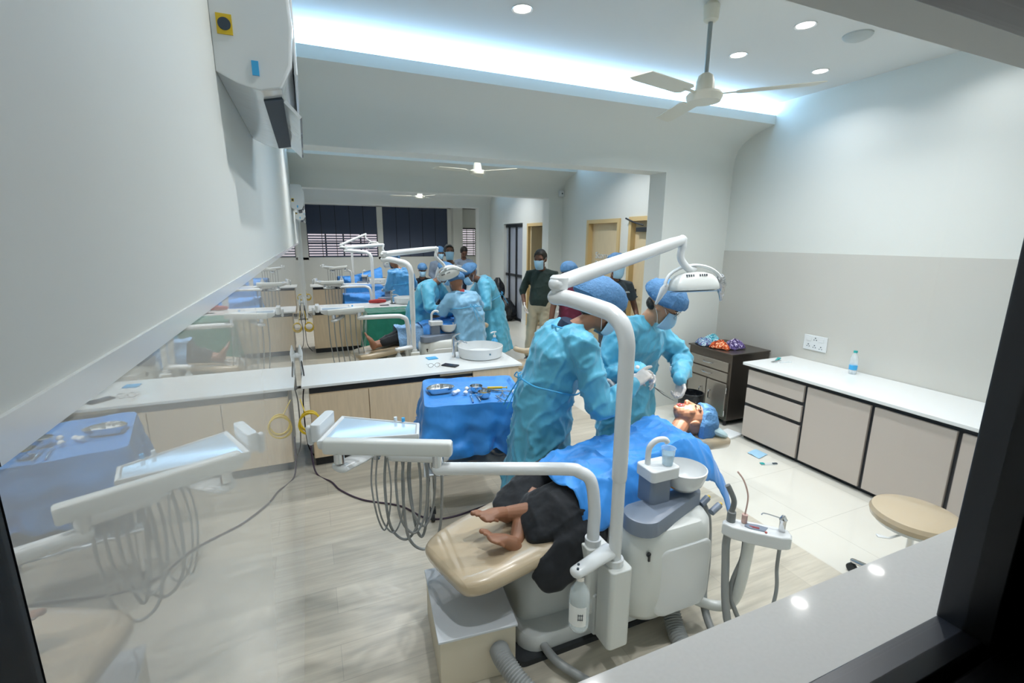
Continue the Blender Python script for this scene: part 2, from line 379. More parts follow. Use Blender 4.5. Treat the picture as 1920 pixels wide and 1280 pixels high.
# far wall with windows
wins = [(.02, 2.05, 1.27, 2.8, 1), (2.22, 4.3, 1.27, 2.8, 2), (4.72, 5.9, 1.27, 2.2, 3)]
mb = MB().bb((-.4, YF, 0), (6.3, YF+.2, 1.27)).bb((-.4, YF, 2.8), (6.3, YF+.2, ZC)).bb((-.4, YF, 1.2), (.02, YF+.2, 2.9)).bb((2.05, YF, 1.2), (2.22, YF+.2, 2.9)).bb((4.3, YF, 1.2), (4.72, YF+.2, 2.9)).bb((5.9, YF, 1.2), (6.3, YF+.2, 2.9)).bb((4.7, YF, 2.2), (6, YF+.2, 2.9))
struct('wall_far', mb, M['wall'])
struct('trim_6', MB().bb((4.42, YF-.25, 0), (4.74, YF, ZC)), M['wall'])
for x0, x1, z0, z1, k in wins:
    f = MB(); n = 4 if k < 3 else 2
    for i in range(n+1): xx = x0+(x1-x0)*i/n; f.bb((xx-.02, YF+.08, z0), (xx+.02, YF+.13, z1))
    for zz in (z0+.02, z0+.42, z1-.02): f.bb((x0, YF+.08, zz-.02), (x1, YF+.13, zz+.02))
    o = struct('window_%d' % (k+1), f, M['black'])
    g = obj('window_pane', MB().bb((x0, YF+.1, z0), (x1, YF+.104, z1)), M['glass'], smooth=False); g.parent = o
    s = MB(); z = z0+.03
    while z < z1:
        if k == 3 or (k == 1 and z < 1.9):
            s.box(((x0+x1)/2, YF+.02, z), (x1-x0-.02, .012, .036)); z += .075; continue
        op = .25 if k == 3 else (.62 if (k == 1 and z < 1.9) else 1.2)
        s.box(((x0+x1)/2, YF+.02, z), (x1-x0-.02, .034, .0025), M=Matrix.Rotation(op, 3, 'X')); z += .03
    bl = thing('window_blind', ['', 'dark slatted blind on the left far window, its lower slats open to daylight', 'dark closed slatted blind on the far window right of the white pillar', 'thin slatted blind on the small bright far window'][k], 'blind', ((x0+x1)/2, YF, z0), 'blinds on the far windows')
    obj('slats', s, M['blinds'] if k < 3 else M['white'], bl, smooth=False)
    cd = MB()
    for i in range(1, 5): xx = x0+(x1-x0)*i/5; cd.bb((xx-.008, YF-.0, z0), (xx+.008, YF-.002, z1))
    obj('ladder_tape', cd, M['black'], bl, smooth=False)
# doors
def wood_door(k, y0, y1, h, fw_=.06, open_=False, writing=False, closer=False):
    f = MB().bb((XR-.025, y0-.0, 0), (XR+.12, y0+fw_, h)).bb((XR-.025, y1-fw_, 0), (XR+.12, y1, h)).bb((XR-.025, y0+fw_, h-fw_), (XR+.12, y1-fw_, h))
    fr = struct('door_%d' % k, f, M['framewood'])
    lf = MB()
    if open_: lf.box((XR+.42, y1-.09, (h-.06)/2), (.78, .04, h-.07))
    else: lf.bb((XR+.06, y0+fw_, 0.01), (XR+.1, y1-fw_, h-fw_))
    d = obj('door_leaf', lf, M['doorwood'], smooth=False); d.parent = fr
    xx = XR+.045
    hd = obj('door_handle', MB().bb((xx-.01, y1-fw_-.1, .95), (xx+.015, y1-fw_-.07, 1.15)).bb((xx-.05, y1-fw_-.2, 1.04), (xx-.03, y1-fw_-.07, 1.06)), M['black'], bevel=.004); hd.parent = d
    return fr, d
_, sd = wood_door(1, 5.97, 6.88, 2.16)
wood_door(3, 8.35, 9.23, 2.17, open_=True)
fr2, d2 = wood_door(2, 4.9, 5.75, 2.17)
c = obj('door_closer', MB().bb((XR-.01, 5.3, 1.96), (XR+.05, 5.6, 2.02)).tube([(XR-.0, 5.45, 2.05), (XR-.05, 5.6, 2.09), (XR-.06, 5.78, 2.15)], .012), M['black'], bevel=.005); c.parent = d2
def text(name, s, size, Mx, m, parent=None, ext=.002, spacing=1):
    cu = bpy.data.curves.new(name, 'FONT'); cu.body = s; cu.size = size; cu.extrude = ext; cu.space_line = .95; cu.space_character = spacing
    o = bpy.data.objects.new(name, cu); C.objects.link(o); cu.materials.append(m)
    bpy.context.view_layer.update()
    me = bpy.data.meshes.new_from_object(o.evaluated_get(bpy.context.evaluated_depsgraph_get())); bpy.data.objects.remove(o)
    me.transform(Mx); o = bpy.data.objects.new(name, me); C.objects.link(o)
    if parent: o.parent = parent; o.matrix_parent_inverse = Matrix.Translation(-parent_world(parent))
    return o
# wall faces -X: text x axis -> -Y , text y -> Z
TW = Matrix(((0, 0, -1, 0), (-1, 0, 0, 0), (0, 1, 0, 0), (0, 0, 0, 1)))
t = text('door_lettering', 'Store\nRoom', .15, Matrix.Translation((XR+.056, 6.70, 1.55)) @ TW, M['white'], ext=.006, spacing=1.1); t.parent = sd
# black framed glass door
f = MB(); y0, y1, h = 9.5, 10.57, 2.19
for yy in (y0+.02, (y0+y1)/2-.1, y1-.22): f.bb((XR+.05, yy, 0), (XR+.11, yy+.06, h-.02))
for zz in (0, 1.0, h-.08): f.bb((XR+.05, y0, zz), (XR+.11, y1, zz+.06))
o = struct('door_4', f, M['black']); g = obj('door_pane', MB().bb((XR+.075, y0, 0), (XR+.085, y1, h)), M['frost'], smooth=False); g.parent = o
# ---------------------------------------------------------------- dental chair with its attached water unit, lamp and tray
def dental_unit(o, label, lamp_j, lamp_e, lamp_c, lamp_dir, arm_end, spring_e, tray, near=True, foil=False):
    """o: offset from the first unit; lamp_j joint, lamp_e far end of second arm, lamp_c lamp head centre; tray: four corners"""
    D = V(o); T = thing('dental_chair', label, 'dental chair', D+V((1.2, 1.8, 0)), 'dental chairs')
    p = lambda x, y, z: V((x, y, z))+D
    def P(name, mb, m, **k): return obj(name, mb.shift(D), m, k.pop('parent', T), **k)
    # rubber mat, base and its cover
    P('floor_mat', MB().prism(rrect(.92, .52, .04, cx=1.17, cy=1.82), 0, .028), M['rubber'])
    P('base_plate', MB().rings([[V((x, y, z)) for x, y in rrect(.95-i, .48-i, .1-i/3, cx=1.22, cy=1.82)] for z, i in ((.03, 0), (.085, 0), (.1, .02), (.106, .06))]), M['base'])
    rs = []
    for x, hh, wd in ((.775, .16, .2), (.80, .27, .25), (.86, .36, .27), (.95, .41, .28), (1.1, .43, .28), (1.35, .43, .28), (1.5, .40, .27), (1.6, .3, .24), (1.63, .15, .2)):
        rs.append([V((x, 1.84+wd/.56*.56*a, .1+(hh-.1)*b)) for a, b in ((-.56, 0), (-.6, .25), (-.56, .7), (-.42, .95), (-.2, 1), (.2, 1), (.42, .95), (.56, .7), (.6, .25), (.56, 0))])
    P('base_cover', MB().rings(rs), M['base'])
    P('lift_column', MB().rings([[V((x, y, z)) for x, y in rrect(a, .26, .05, cx=1.25, cy=1.85)] for z, a in ((.38, .42), (.5, .5))]), M['base'])
    P('cushion_base', MB().tube([V((.75, 1.86, .45)), V((1.3, 1.88, .46)), V((1.9, 1.96, .66))], [(.14, .02), (.2, .02), (.15, .02)], 16, side=(.1, 1, 0)), M['white2'])
    # cushions
    def cushion(name, secs, th):
        rr = []
        for (x, y, z, w_) in secs: rr.append((V((x, y, z)), w_))
        mb = MB(); rs = []
        for i, (c, w_) in enumerate(rr):
            t = (rr[min(i+1, len(rr)-1)][0]-rr[max(i-1, 0)][0]).normalized(); sd = V((-.17, .98, 0)); sd = (sd-t*sd.dot(t)).normalized(); up_ = t.cross(sd)
            e = 1 if 0 < i < len(rr)-1 else .55
            rs.append([c+sd*w_*a+up_*th*e*b for a, b in ((-1, 0), (-.97, .6), (-.85, .95), (-.5, 1), (0, .86), (.5, 1), (.85, .95), (.97, .6), (1, 0), (.93, -.7), (.6, -.95), (0, -1), (-.6, -.95), (-.93, -.7))])
        mb.rings(rs); return P(name, mb, M['beige'], sub=2 if near else 1)
    cushion('footrest', [(.43, 1.765, .42, .14), (.44, 1.768, .425, .185), (.52, 1.79, .435, .235), (.7, 1.83, .455, .25), (.9, 1.865, .48, .26), (.99, 1.88, .49, .26), (1.0, 1.882, .49, .2)], .05)
    cushion('seat', [(1.0, 1.88, .5, .25), (1.02, 1.885, .5, .27), (1.2, 1.9, .5, .27), (1.38, 1.92, .53, .26), (1.42, 1.925, .54, .2)], .055)
    cushion('backrest', [(1.4, 1.92, .55, .22), (1.44, 1.925, .56, .26), (1.6, 1.94, .62, .26), (1.8, 1.96, .69, .22), (1.9, 1.975, .73, .17), (1.92, 1.98, .735, .12)], .05)
    cushion('headrest', [(1.97, 1.985, .70, .08), (1.98, 1.986, .70, .14), (2.08, 1.995, .70, .16), (2.2, 2.01, .67, .15), (2.24, 2.015, .65, .09)], .045)
    # pole box (two columns) and its bottle arm
    P('column_box', MB().rings([[V((x, y, z)) for x, y in rrect(.108, .115, .02, cx=1.105, cy=1.445)] for z in (.12, .5)]), M['white2'], bevel=.006)
    P('column_box', MB().rings([[V((x, y, z)) for x, y in rrect(.11, .11, .02, cx=1.075, cy=1.575)] for z in (.2, .53)]), M['white2'], bevel=.006)
    P('bracket', MB().bb((1.05, 1.5, .1), (1.3, 1.66, .3)), M['base'], bevel=.01)
    # lamp pole: thin lower tube, wider sleeve, bend, arm to joint
    J = V(lamp_j)-D; E_ = V(lamp_e)-D; px, py_ = 1.1, 1.445
    tp = V((px, py_, 1.53)); dj = (V((J.x, J.y, 0))-V((px, py_, 0))).normalized()
    P('lamp_pole_foot', MB().cyl((px, py_, .5), (px, py_, .53), .038), M['white'])
    P('lamp_pole', MB().cyl((px, py_, .5), (px, py_, .93), .0265, n=24), M['white'], bevel=.003)
    bend = [V((px, py_, .9)), V((px, py_, 1.2)), V((px, py_, 1.4)), V((px, py_, 1.47))+dj*.005, V((px, py_, 1.53))+dj*.03, V((px, py_, 1.565))+dj*.075, V((px, py_, 1.58))+dj*.13]
    jl = V((J.x, J.y, 1.605))
    P('lamp_pole_sleeve', MB().tube(curve(bend+[jl-dj*.06, jl+dj*.02], 6), [.031]*12+[.031+.0035*min(1, i/12) for i in range(37)], 20, rnd=True), M['white'])
    P('joint', MB().lathe([(.001, 1.615), (.03, 1.615), (.03, 1.638), (.038, 1.641), (.04, 1.69), (.03, 1.70), (.001, 1.703)], (J.x, J.y, 0)), M['white'], bevel=.002)
    j2 = V((J.x, J.y, 1.667)); d2 = (E_-j2).normalized(); sd = d2.cross(V((0, 0, 1))).normalized()
    P('lamp_arm', MB().tube([j2-d2*.02, j2+d2*.05, j2+d2*.12, E_-d2*.12, E_-d2*.02, E_+d2*.015], [(.036, .03), (.036, .034), (.029, .036), (.027, .033), (.025, .028), (.02, .02)], 16, side=sd, rnd=True), M['white'])
    Lc = V(lamp_c)-D; f = V(lamp_dir).normalized()
    P('lamp_neck', MB().tube(curve([E_+V((0, 0, .005)), E_+V((.005, 0, -.03)), E_+V((.0, 0, -.1)), E_+(Lc-E_)*.55+V((0, 0, -.02)), Lc-f*.085], 6), [.024]*8+[.02]*17, 14, rnd=True), M['white'])
    # lamp head: axis f (light direction), wide axis wv
    wv = f.cross(V((-.3, .95, 0))).normalized(); wv = V((.92, -.36, -.1)); wv = (wv-f*wv.dot(f)).normalized(); hv = f.cross(wv)
    Mw = Matrix((wv, hv, -f)).transposed()
    head = MB(); rs = []
    for z, a in ((-.035, .72), (-.03, .96), (-.02, 1), (.0, .985), (.03, .9), (.055, .72), (.07, .42), (.074, .05)):
        rs.append([Lc+Mw@V((math.copysign(abs(math.cos(A))**.75, math.cos(A))*.145*a, math.copysign(abs(math.sin(A))**.75, math.sin(A))*.075*a, z)) for A in [2*PI*i/40 for i in range(40)]])
    hd = P('lamp_head', head.rings(rs), M['white2'], sub=0)
    obj('lens', MB().rings([[Lc+D+Mw@V((math.copysign(abs(math.cos(A))**.75, math.cos(A))*.132, math.copysign(abs(math.sin(A))**.75, math.sin(A))*.066, z)) for A in [2*PI*i/40 for i in range(40)]] for z in (-.036, -.041)]), mat_lens, hd)
    vt = MB(); VS = 1 if (Mw@V((0, 1, 0))).y < 0 else -1
    for i in range(10):
        if i in (4, 5): continue
        x = -.06+i*.0125; q = Lc+D+Mw@V((x, .052*VS, .052)); vt.box(q, (.004, .02, .012), M=Mw)
    obj('vent', MB().add(vt.v[:32], vt.f[:24]), M['dark'], hd); n_ = len(vt.v)-32; obj('vent', MB().add(vt.v[32:], [tuple(k-32 for k in g) for g in vt.f[24:]]), M['dark'], hd)
    arc = [Lc+Mw@V((.165*math.cos(t), -.0, .11*math.sin(t)+.0)) for t in [PI*i/16 for i in range(17)]]
    P('lamp_yoke', MB().tube(arc, [(.026-.008*abs(math.cos(PI*i/16)), .009) for i in range(17)], 10, side=hv), M['white'])
    a, b = Lc+Mw@V((-.16, 0, 0)), Lc+Mw@V((-.2, -.05, -.1))
    P('lamp_handle', MB().tube([a, a+(b-a)*.2, b], [.016, .022, .008], 12, rnd=True), M['white'])
    a, b = Lc+Mw@V((.16, 0, .015)), Lc+Mw@V((.19, -.055, -.1))
    if foil:
        m_ = MB().tube([a+V((0, 0, .02)), a+(b-a)*.15, a+(b-a)*.3, b], [.02, .032, .022, .008], 24, rnd=True)
        h_ = P('lamp_handle', m_, M['foil'], label='lamp handle wrapped in crumpled foil'); h_.modifiers.new('s', 'SUBSURF').levels = 2; h_.modifiers[-1].render_levels = 2
        tx = bpy.data.textures.new('crumple', 'CLOUDS'); tx.noise_scale = .012; q = h_.modifiers.new('d', 'DISPLACE'); q.texture = tx; q.strength = .014
    else: P('lamp_handle', MB().tube([a, a+(b-a)*.2, b], [.016, .022, .008], 12, rnd=True), M['white'])
    # cuspidor: cabinet, grey arm, bowl
    def body(cx, cy, secs, nn=9):
        return MB().rings([[V((x, y, z)) for x, y in rrect(w_, d_, r_, nn, cx, cy)] for z, w_, d_, r_ in secs])
    cc = P('water_cabinet', body(1.425, 1.56, [(.13, .3, .2, .1), (.15, .42, .25, .12), (.2, .49, .29, .12), (.3, .5, .3, .12), (.52, .49, .3, .12), (.575, .48, .29, .12), (.6, .45, .27, .12), (.61, .4, .22, .1)]), M['white2'])
    pn = MB(); ol = []
    for x, z in rrect(.32, .34, .06, 6, 0, 0): ol.append((x, z))
    pn.rings([[V((1.465+x*q, 1.403-dd+.012*max(0, (abs(x)/.15))**3, .345+z*q)) for x, z in ol] for q, dd in ((1, -.02), (1, .0), (.975, .004), (.9, .005))])
    obj('service_door', pn.shift(D), M['white'], cc)
    obj('keyhole', MB().cyl(p(1.255, 1.416, .52), p(1.255, 1.41, .52), .011).bb(p(1.251, 1.412, .49), p(1.259, 1.405, .52)), M['black'], cc)
    ga = MB(); pts = [(1.30, 1.49), (1.69, 1.58)]
    rs = []
    for z, q in ((.605, 1), (.66, 1), (.672, .96), (.676, .85)):
        r1, r2 = .088*q, .04*q; c1, c2 = V((1.275, 1.49, z)), V((1.62, 1.56, z)); dd = (c2-c1).normalized(); nn = V((-dd.y, dd.x, 0)); a0 = math.atan2(dd.y, dd.x)
        ring = [c1+V((math.cos(a0+PI/2+PI*i/14), math.sin(a0+PI/2+PI*i/14), 0))*r1 for i in range(15)]+[c2+V((math.cos(a0-PI/2+PI*i/14), math.sin(a0-PI/2+PI*i/14), 0))*r2 for i in range(15)]
        rs.append(ring)
    P('bowl_arm', ga.rings(rs), M['greyp'])
    P('bowl_column', MB().rings([[V((x, y, z)) for x, y in rrect(.115, .11, .02, cx=1.395+s_, cy=1.57)] for z, s_ in ((.665, .0), (.79, -.0))]), M['greyp'], bevel=.004)
    P('spout_head', MB().rings([[V((x, y, z)) for x, y in rrect(.16, .125, .02, cx=1.405, cy=1.565)] for z in (.79, .845)]), M['white'], bevel=.006)
    P('spout', MB().tube(curve([(1.36, 1.585, .84), (1.36, 1.585, .9), (1.365, 1.58, .935), (1.39, 1.57, .962), (1.425, 1.56, .965), (1.44, 1.556, .95)], 5), .0135, 14), M['white'])
    bw = P('cuspidor_bowl', MB().lathe([(.03, .69), (.06, .695), (.09, .725), (.105, .77), (.108, .795), (.103, .797), (.099, .77), (.083, .73), (.05, .708), (.02, .704), (.001, .704)], (1.565, 1.57, 0), 36), M['white'])
    obj('drain', MB().lathe([(.001, .706), (.016, .706), (.016, .712), (.001, .713)], p(1.55, 1.57, 0)), M['chrome'], bw)
    for dx, dz, l in ((0, 0, .05), (.035, -.03, .06)):
        a = V((1.655+dx, 1.53-dx, .6+dz)); h_ = P('hose_valve', MB().cyl(a, a+V((l, .01, .02)), .016), M['greyp']); obj('valve_tip', MB().cyl(a+D+V((l, .01, .02)), a+D+V((l+.012, .012, .024)), .008), M['yellow'], h_)
    # assistant holder on its arm
    P('holder_arm', MB().tube(curve([(1.55, 1.55, .16), (1.62, 1.46, .13), (1.7, 1.4, .12), (1.74, 1.36, .17), (1.74, 1.33, .3), (1.74, 1.31, .56)], 6), .024, 14), M['white2'])
    hrs = []
    for z, q in ((.535, .9), (.545, 1), (.59, 1), (.598, .94)):
        pl = [(-.14, -.03), (-.1, -.05), (0, -.055), (.1, -.05), (.135, -.035), (.14, 0), (.13, .03), (.05, .035), (-.1, .03), (-.138, .0)]
        dd = V((.16, -.17, 0)).normalized(); nn = V((-dd.y, dd.x, 0)); hrs.append([V((1.755, 1.30, z))+dd*x*q*1.0+nn*y*q for x, y in pl])
    hb = P('instrument_holder', MB().rings(hrs), M['white'], bevel=.004)
    dd = V((.16, -.17, 0)).normalized(); nn = V((-dd.y, dd.x, 0)); hc = V((1.755, 1.30, .6))+D; Mh = Matrix((dd, nn, V((0, 0, 1)))).transposed()
    obj('touch_panel', MB().rings([[hc+Mh@V((x, y-.01, z)) for x, y in ((-.05, -.012), (-.03, -.022), (.03, -.022), (.045, .015), (.0, .022), (-.045, .015))] for z in (-.004, .0015)]), M['greyp'], hb)
    obj('label_marks', MB().box(hc+Mh@V((-.01, -.014, .0025)), (.04, .004, .001), M=Mh).box(hc+Mh@V((-.005, -.022, .0025)), (.03, .003, .001), M=Mh), M['red'], hb)
    obj('button', MB().cyl(hc+Mh@V((.035, -.036, -.002)), hc+Mh@V((.035, -.036, .003)), .005), M['lip'], hb)
    if near:
        s1 = hc+dd*-.105; P_ = lambda v: v
        su = obj('suction_tip', MB().tube(curve([s1-V((0, 0, .02)), s1+V((0, 0, .045)), s1+V((0, 0, .05)), s1+dd*.004+V((0, 0, .1)), s1-dd*.018+V((0, 0, .15)), s1-dd*.03+V((0, 0, .17))], 5), [.019]*6+[.012]*19+[.013], 12), M['hosed'], hb)
        s2 = hc+dd*-.05+nn*.01
        obj('saliva_ejector', MB().tube(curve([s2, s2+V((0, 0, .04)), s2+V((0, 0, .041)), s2+dd*.003+V((0, 0, .13)), s2-dd*.02+V((0, 0, .2)), s2-dd*.05+V((0, 0, .24))], 5), [.013]*6+[.0035]*20, 10), mat_tube, hb)
        s3 = hc+dd*.1+nn*.01
        obj('air_syringe', MB().tube([s3-V((0, 0, .01)), s3+V((0, 0, .04)), s3+V((0, 0, .055)), s3+V((0, 0, .065))], [.013, .013, .017, .01], 14, rnd=True).tube(curve([s3+V((0, 0, .055)), s3-dd*.03+V((0, 0, .06)), s3-dd*.075+V((0, 0, .065)), s3-dd*.085+V((0, 0, .055))], 4), .003, 8), M['chrome'], hb)
    for a, b, c_, r_ in (((-.11, 0), (1.66, 1.3, .1), (1.7, 1.12, 0), .018), ((-.04, .01), (1.72, 1.36, .2), (1.75, 1.22, 0), .011), ((.1, 0), (1.8, 1.2, .3), (1.77, 1.22, .02), .008)):
        q = hc-D+dd*a[0]+nn*a[1]-V((0, 0, .06))
        P('hose', MB().tube(curve([q, q-V((0, 0, .12)), b, c_], 7), r_, 10), M['hose'])
    P('suction_hose', MB().tube(curve([(1.69, 1.55, .58), (1.71, 1.53, .5), (1.70, 1.5, .3), (1.66, 1.46, .12), (1.6, 1.32, .05), (1.55, 1.1, .02)], 7), .019, 12), M['hose'])
    cor = curve([(1.5, 1.58, .15), (1.5, 1.52, .1), (1.46, 1.4, .03), (1.4, 1.2, .03)], 24)
    P('corrugated_hose', MB().tube(cor, [.045 if i % 2 else .038 for i in range(len(cor))], 18), M['hose'])
    # delivery tray: pipe, spring arm, tray
    A = V(arm_end)-D; px, py_ = 1.065, 1.56; da = (V((A.x, A.y, 0))-V((px, py_, 0))).normalized(); za = A.z
    P('delivery_pipe', MB().tube(curve([(px, py_, .52), (px, py_, .6), (px, py_, .7), V((px, py_, za-.06))+da*.02, V((px, py_, za-.015))+da*.07, V((px, py_, za))+da*.15, A-da*.1, A], 6), .0275, 20, rnd=True), M['white'])
    P('pipe_collar', MB().cyl((px, py_, .525), (px, py_, .56), .036), M['white'])
    S0 = V((A.x, A.y, A.z+.095)); S1 = V(spring_e)-D; ds = (S1-S0).normalized(); sds = ds.cross(V((0, 0, 1))).normalized(); uu = sds.cross(ds)
    S0 = S0-ds*.05
    P('pivot', MB().cyl((A.x, A.y, A.z+.01), (A.x, A.y, A.z+.07), .024), M['chrome'])
    P('spring_arm', MB().rings([[c+sds*x+uu*z for x, z in rrect(.05*q, .066*q, .012, 3)] for c, q in ((S0-ds*.012, .8), (S0-ds*.006, .97), (S0, 1), (S1, 1), (S1+ds*.006, .97), (S1+ds*.012, .8))]), M['white2'])
    q1 = S1-ds*.05
    P('pivot', MB().cyl(q1-V((0, 0, .075)), q1-V((0, 0, .03)), .022), M['chrome'])
    tc = [V(t)-D for t in tray]; cen = sum(tc, V((0, 0, 0)))/len(tc)
    P('tray_arm', MB().tube([q1-V((0, 0, .1)), q1*.5+cen*.5-V((0, 0, .1)), cen-V((0, 0, .09))], [(.045, .02)]*3, 14, side=(0, 1, 0), rnd=True), M['white'])
    ty = P('instrument_tray', MB().rings([[cen+(t-cen)*q+V((0, 0, z)) for t in tc] for z, q in ((-.06, .55), (-.05, .8), (-.025, .98), (0, 1.0), (.012, .99), (.012, .93), (.004, .91))]), M['white'], bevel=.008)
    obj('tray_glass', MB().rings([[D+cen+(t-cen)*.9+V((0, 0, z)) for t in tc] for z in (.003, .0065)]), M['trayglass'], ty, smooth=False)
    # end panel with handle
    e0, e1 = tc[0], tc[1]; mid = (e0+e1)/2; al = (e1-e0).normalized(); ou = V((al.y, -al.x, 0)); ou = ou if ou.dot(mid-cen) > 0 else -ou
    obj('control_panel', MB().rings([[D+mid+ou*(.03+x)+al*y*1.0+V((0, 0, z)) for x, y in rrect(.045, .19, .015, 3)] for z in (-.02, .055, .062)]), M['white'], ty, bevel=.004)
    obj('tray_handle', MB().tube([D+mid+ou*.07-al*.05+V((0, 0, -.04)), D+mid+ou*.075-al*.05+V((0, 0, .03))], .014, 10, rnd=True), M['white'], ty)
    for i, m_ in enumerate((M['white'], M['bluep'])):
        q = tc[2]*.7+tc[1]*.3+(tc[2]-tc[1]).normalized()*(.0+i*.04)
        obj('knob', MB().cyl(D+q+V((0, 0, .01)), D+q+V((0, 0, .03)), .008), m_, ty)
    rk = cen+(tc[3]-cen)*.9+V((0, -.02, -.06))
    if near:
        P('handpiece_rack', MB().tube([cen+V((.07, -.06, -.1)), rk+V((.12, .02, -.05))], [.038, .044], 16, rnd=True), M['white'])
        P('gauge', MB().cyl(cen+V((.0, -.02, -.12)), cen+V((.0, -.02, -.05)), .02).cyl(cen+V((.0, -.02, -.135)), cen+V((.0, -.02, -.12)), .014), M['chrome'])
        rnd_ = random.Random(4)
        hz = [(-.02, -.40, .06, .004), (.0, -.42, .1, .004), (.04, -.48, .14, .0065), (.09, -.45, .12, .006), (.12, -.55, .16, .007), (.15, -.43, .1, .006), (.16, -.5, .06, .007)]
        for i, (x, lo, wd, r_) in enumerate(hz):
            a = cen+V((x+.0, -.05+rnd_.uniform(-.02, .02), -.09)); b = a+V((wd, -.02, -.02)); c_ = V(((a.x+b.x)/2, (a.y+b.y)/2, cen.z+lo-.08))
            P('hose', MB().tube(curve([a, a+V((-.015, 0, lo*.35)), c_+V((-wd*.5, 0, .09)), c_, c_+V((wd*.45, 0, .08)), b+V((.01, 0, lo*.35)), b], 7), r_, 8), M['hose'])
    else:
        for i in range(7):
            a = cen+V((-.15+.06*i, -.05, -.05)); P('hose', MB().tube(curve([a, a+V((.0, 0, -.3)), a+V((.03, -.02, -.62))], 4), .006, 6), M['hose'])
    # water bottle hanging from its bracket
    P('bottle_bracket', MB().tube([(.885, 1.4, .555), (.92, 1.41, .555), (1.0, 1.435, .555), (1.08, 1.46, .555)], [(.03, .022), (.032, .024), (.034, .026), (.04, .028)], 16, side=(-.25, .97, 0), rnd=True), M['white'])
    P('bracket_screws', MB().cyl((.885, 1.39, .575), (.885, 1.39, .581), .005).cyl((.9, 1.41, .576), (.9, 1.41, .582), .005), M['dark'])
    bt = P('water_bottle', MB().lathe([(.001, .29), (.03, .29), (.04, .3), (.043, .32), (.043, .44), (.038, .47), (.022, .495), (.016, .505), (.016, .525), (.014, .525), (.014, .505), (.02, .492), (.036, .468), (.041, .44), (.041, .32), (.038, .303), (.001, .296)], (.905, 1.4, 0), 28), M['plastic'], label='clear water bottle with white label')
    obj('bottle_cap', MB().cyl(p(.905, 1.4, .52), p(.905, 1.4, .537), .019), M['chrome'], bt)
    obj('bottle_label', MB().add([p(.905+.0438*math.cos(A), 1.4+.0438*math.sin(A), z) for A in [PI*.95+PI*.6*i/12 for i in range(13)] for z in (.33, .42)], [(2*i, 2*i+2, 2*i+3, 2*i+1) for i in range(12)]), M['paper'], bt)
    lm = MB()
    for A in (PI*1.3, PI*1.36, PI*1.42): lm.box(p(.905+.0443*math.cos(A), 1.4+.0443*math.sin(A), .375), (.001, .0025, .03), rot=A)
    for z in (.365, .385): lm.box(p(.905+.0446*math.cos(PI*1.36), 1.4+.0446*math.sin(PI*1.36), z), (.001, .022, .0025), rot=PI*1.36)
    obj('label_print', lm, M['dark'], bt)
    return T
def _shift(s, d): s.v = [v+d for v in s.v]; return s
MB.shift = _shift
mat_lens = mat('lamp_lens_plastic', '93b2d2', .15)
mat_tube = mat('pinkish_clear_tube', 'c9a9a0', .2)
ldir = (.12, 0.0, -.8)
UN = []
UN.append(dental_unit((0, 0, 0), 'white dental chair nearest the window, patient lying on it under a blue drape', (.98, 1.78, 1.6), (1.93, 2.1, 1.85), (2.02, 2.08, 1.60), (0.0, -.12, -1), (.44, 1.82, .89), (.01, 2.02, .985),
   [(-.03, 2.08, .975), (.09, 2.36, .975), (.43, 2.12, .975), (.40, 1.99, .975)], foil=True))
UN.append(dental_unit((0, 4.15, 0), 'white dental chair in the second row, with a green drape table behind its tray', (.83, 5.75, 1.6), (1.43, 5.7, 1.73), (1.6, 5.75, 1.42), (.62, .3, -.75), (.5, 5.75, .93), (.17, 5.8, 1.0),
   [(.08, 5.82, 1.02), (.08, 6.05, 1.02), (.55, 6.0, 1.02), (.55, 5.75, 1.02)], near=False))
UN.append(dental_unit((.05, 8.3, 0), 'white dental chair in the third row beside the far sink counter', (.7, 9.9, 1.6), (1.4, 9.9, 1.72), (1.55, 9.95, 1.35), (.5, .3, -.7), (.55, 9.9, .9), (.2, 10.0, .98),
   [(.1, 10.0, 1.0), (.15, 10.25, 1.0), (.7, 10.1, .93), (.7, 9.9, .93)], near=False))
UN.append(dental_unit((0, 12.2, 0), 'farthest white dental chair in front of the left far window', (.85, 13.8, 1.62), (1.5, 13.8, 1.95), (1.7, 13.8, 1.65), (.3, .2, -.7), (.9, 13.7, .98), (.5, 13.8, 1.03),
   [(.35, 13.8, 1.08), (.4, 14.05, 1.08), (.85, 13.9, 1.04), (.85, 13.7, 1.04)], near=False))

lamp('operating_light', 'SPOT', (2.0, 2.06, 1.545), 120, (1, .97, .9), V((-.02, -.07, -.74)).to_track_quat('-Z', 'Y').to_euler(), spot_size=.36, spot_blend=.5, shadow_soft_size=.05)
# ---------------------------------------------------------------- fixed furniture
def cab_unit(y0, y1, label, drawers):
    t = thing('base_cabinet', label, 'cabinet', (3.98, (y0+y1)/2, 0), 'cabinets along the right wall')
    obj('carcass', MB().bb((3.69, y0, .03), (4.285, y1, .722)).bb((3.72, y0, 0), (4.285, y1, .04)), M['black'], t, smooth=False)
    g = .014
    if drawers:
        for a, b in ((.545, .685), (.37, .51), (.045, .335)): obj('drawer', MB().bb((3.668, y0+g, a), (3.69, y1-g, b)), M['cabgrey'], t, bevel=.002)
    else: obj('door', MB().bb((3.668, y0+g, .045), (3.69, y1-g, .685)), M['cabgrey'], t, bevel=.002)
cab_unit(2.44, 3.01, 'taupe drawer cabinet with black frame, far end of the row', True)
cab_unit(1.935, 2.44, 'taupe one-door cabinet next to the three-drawer cabinet', False)
cab_unit(1.43, 1.935, 'taupe one-door cabinet behind the beige round stool', False)
cab_unit(.9, 1.43, 'taupe one-door cabinet cut by the dark window frame', False)
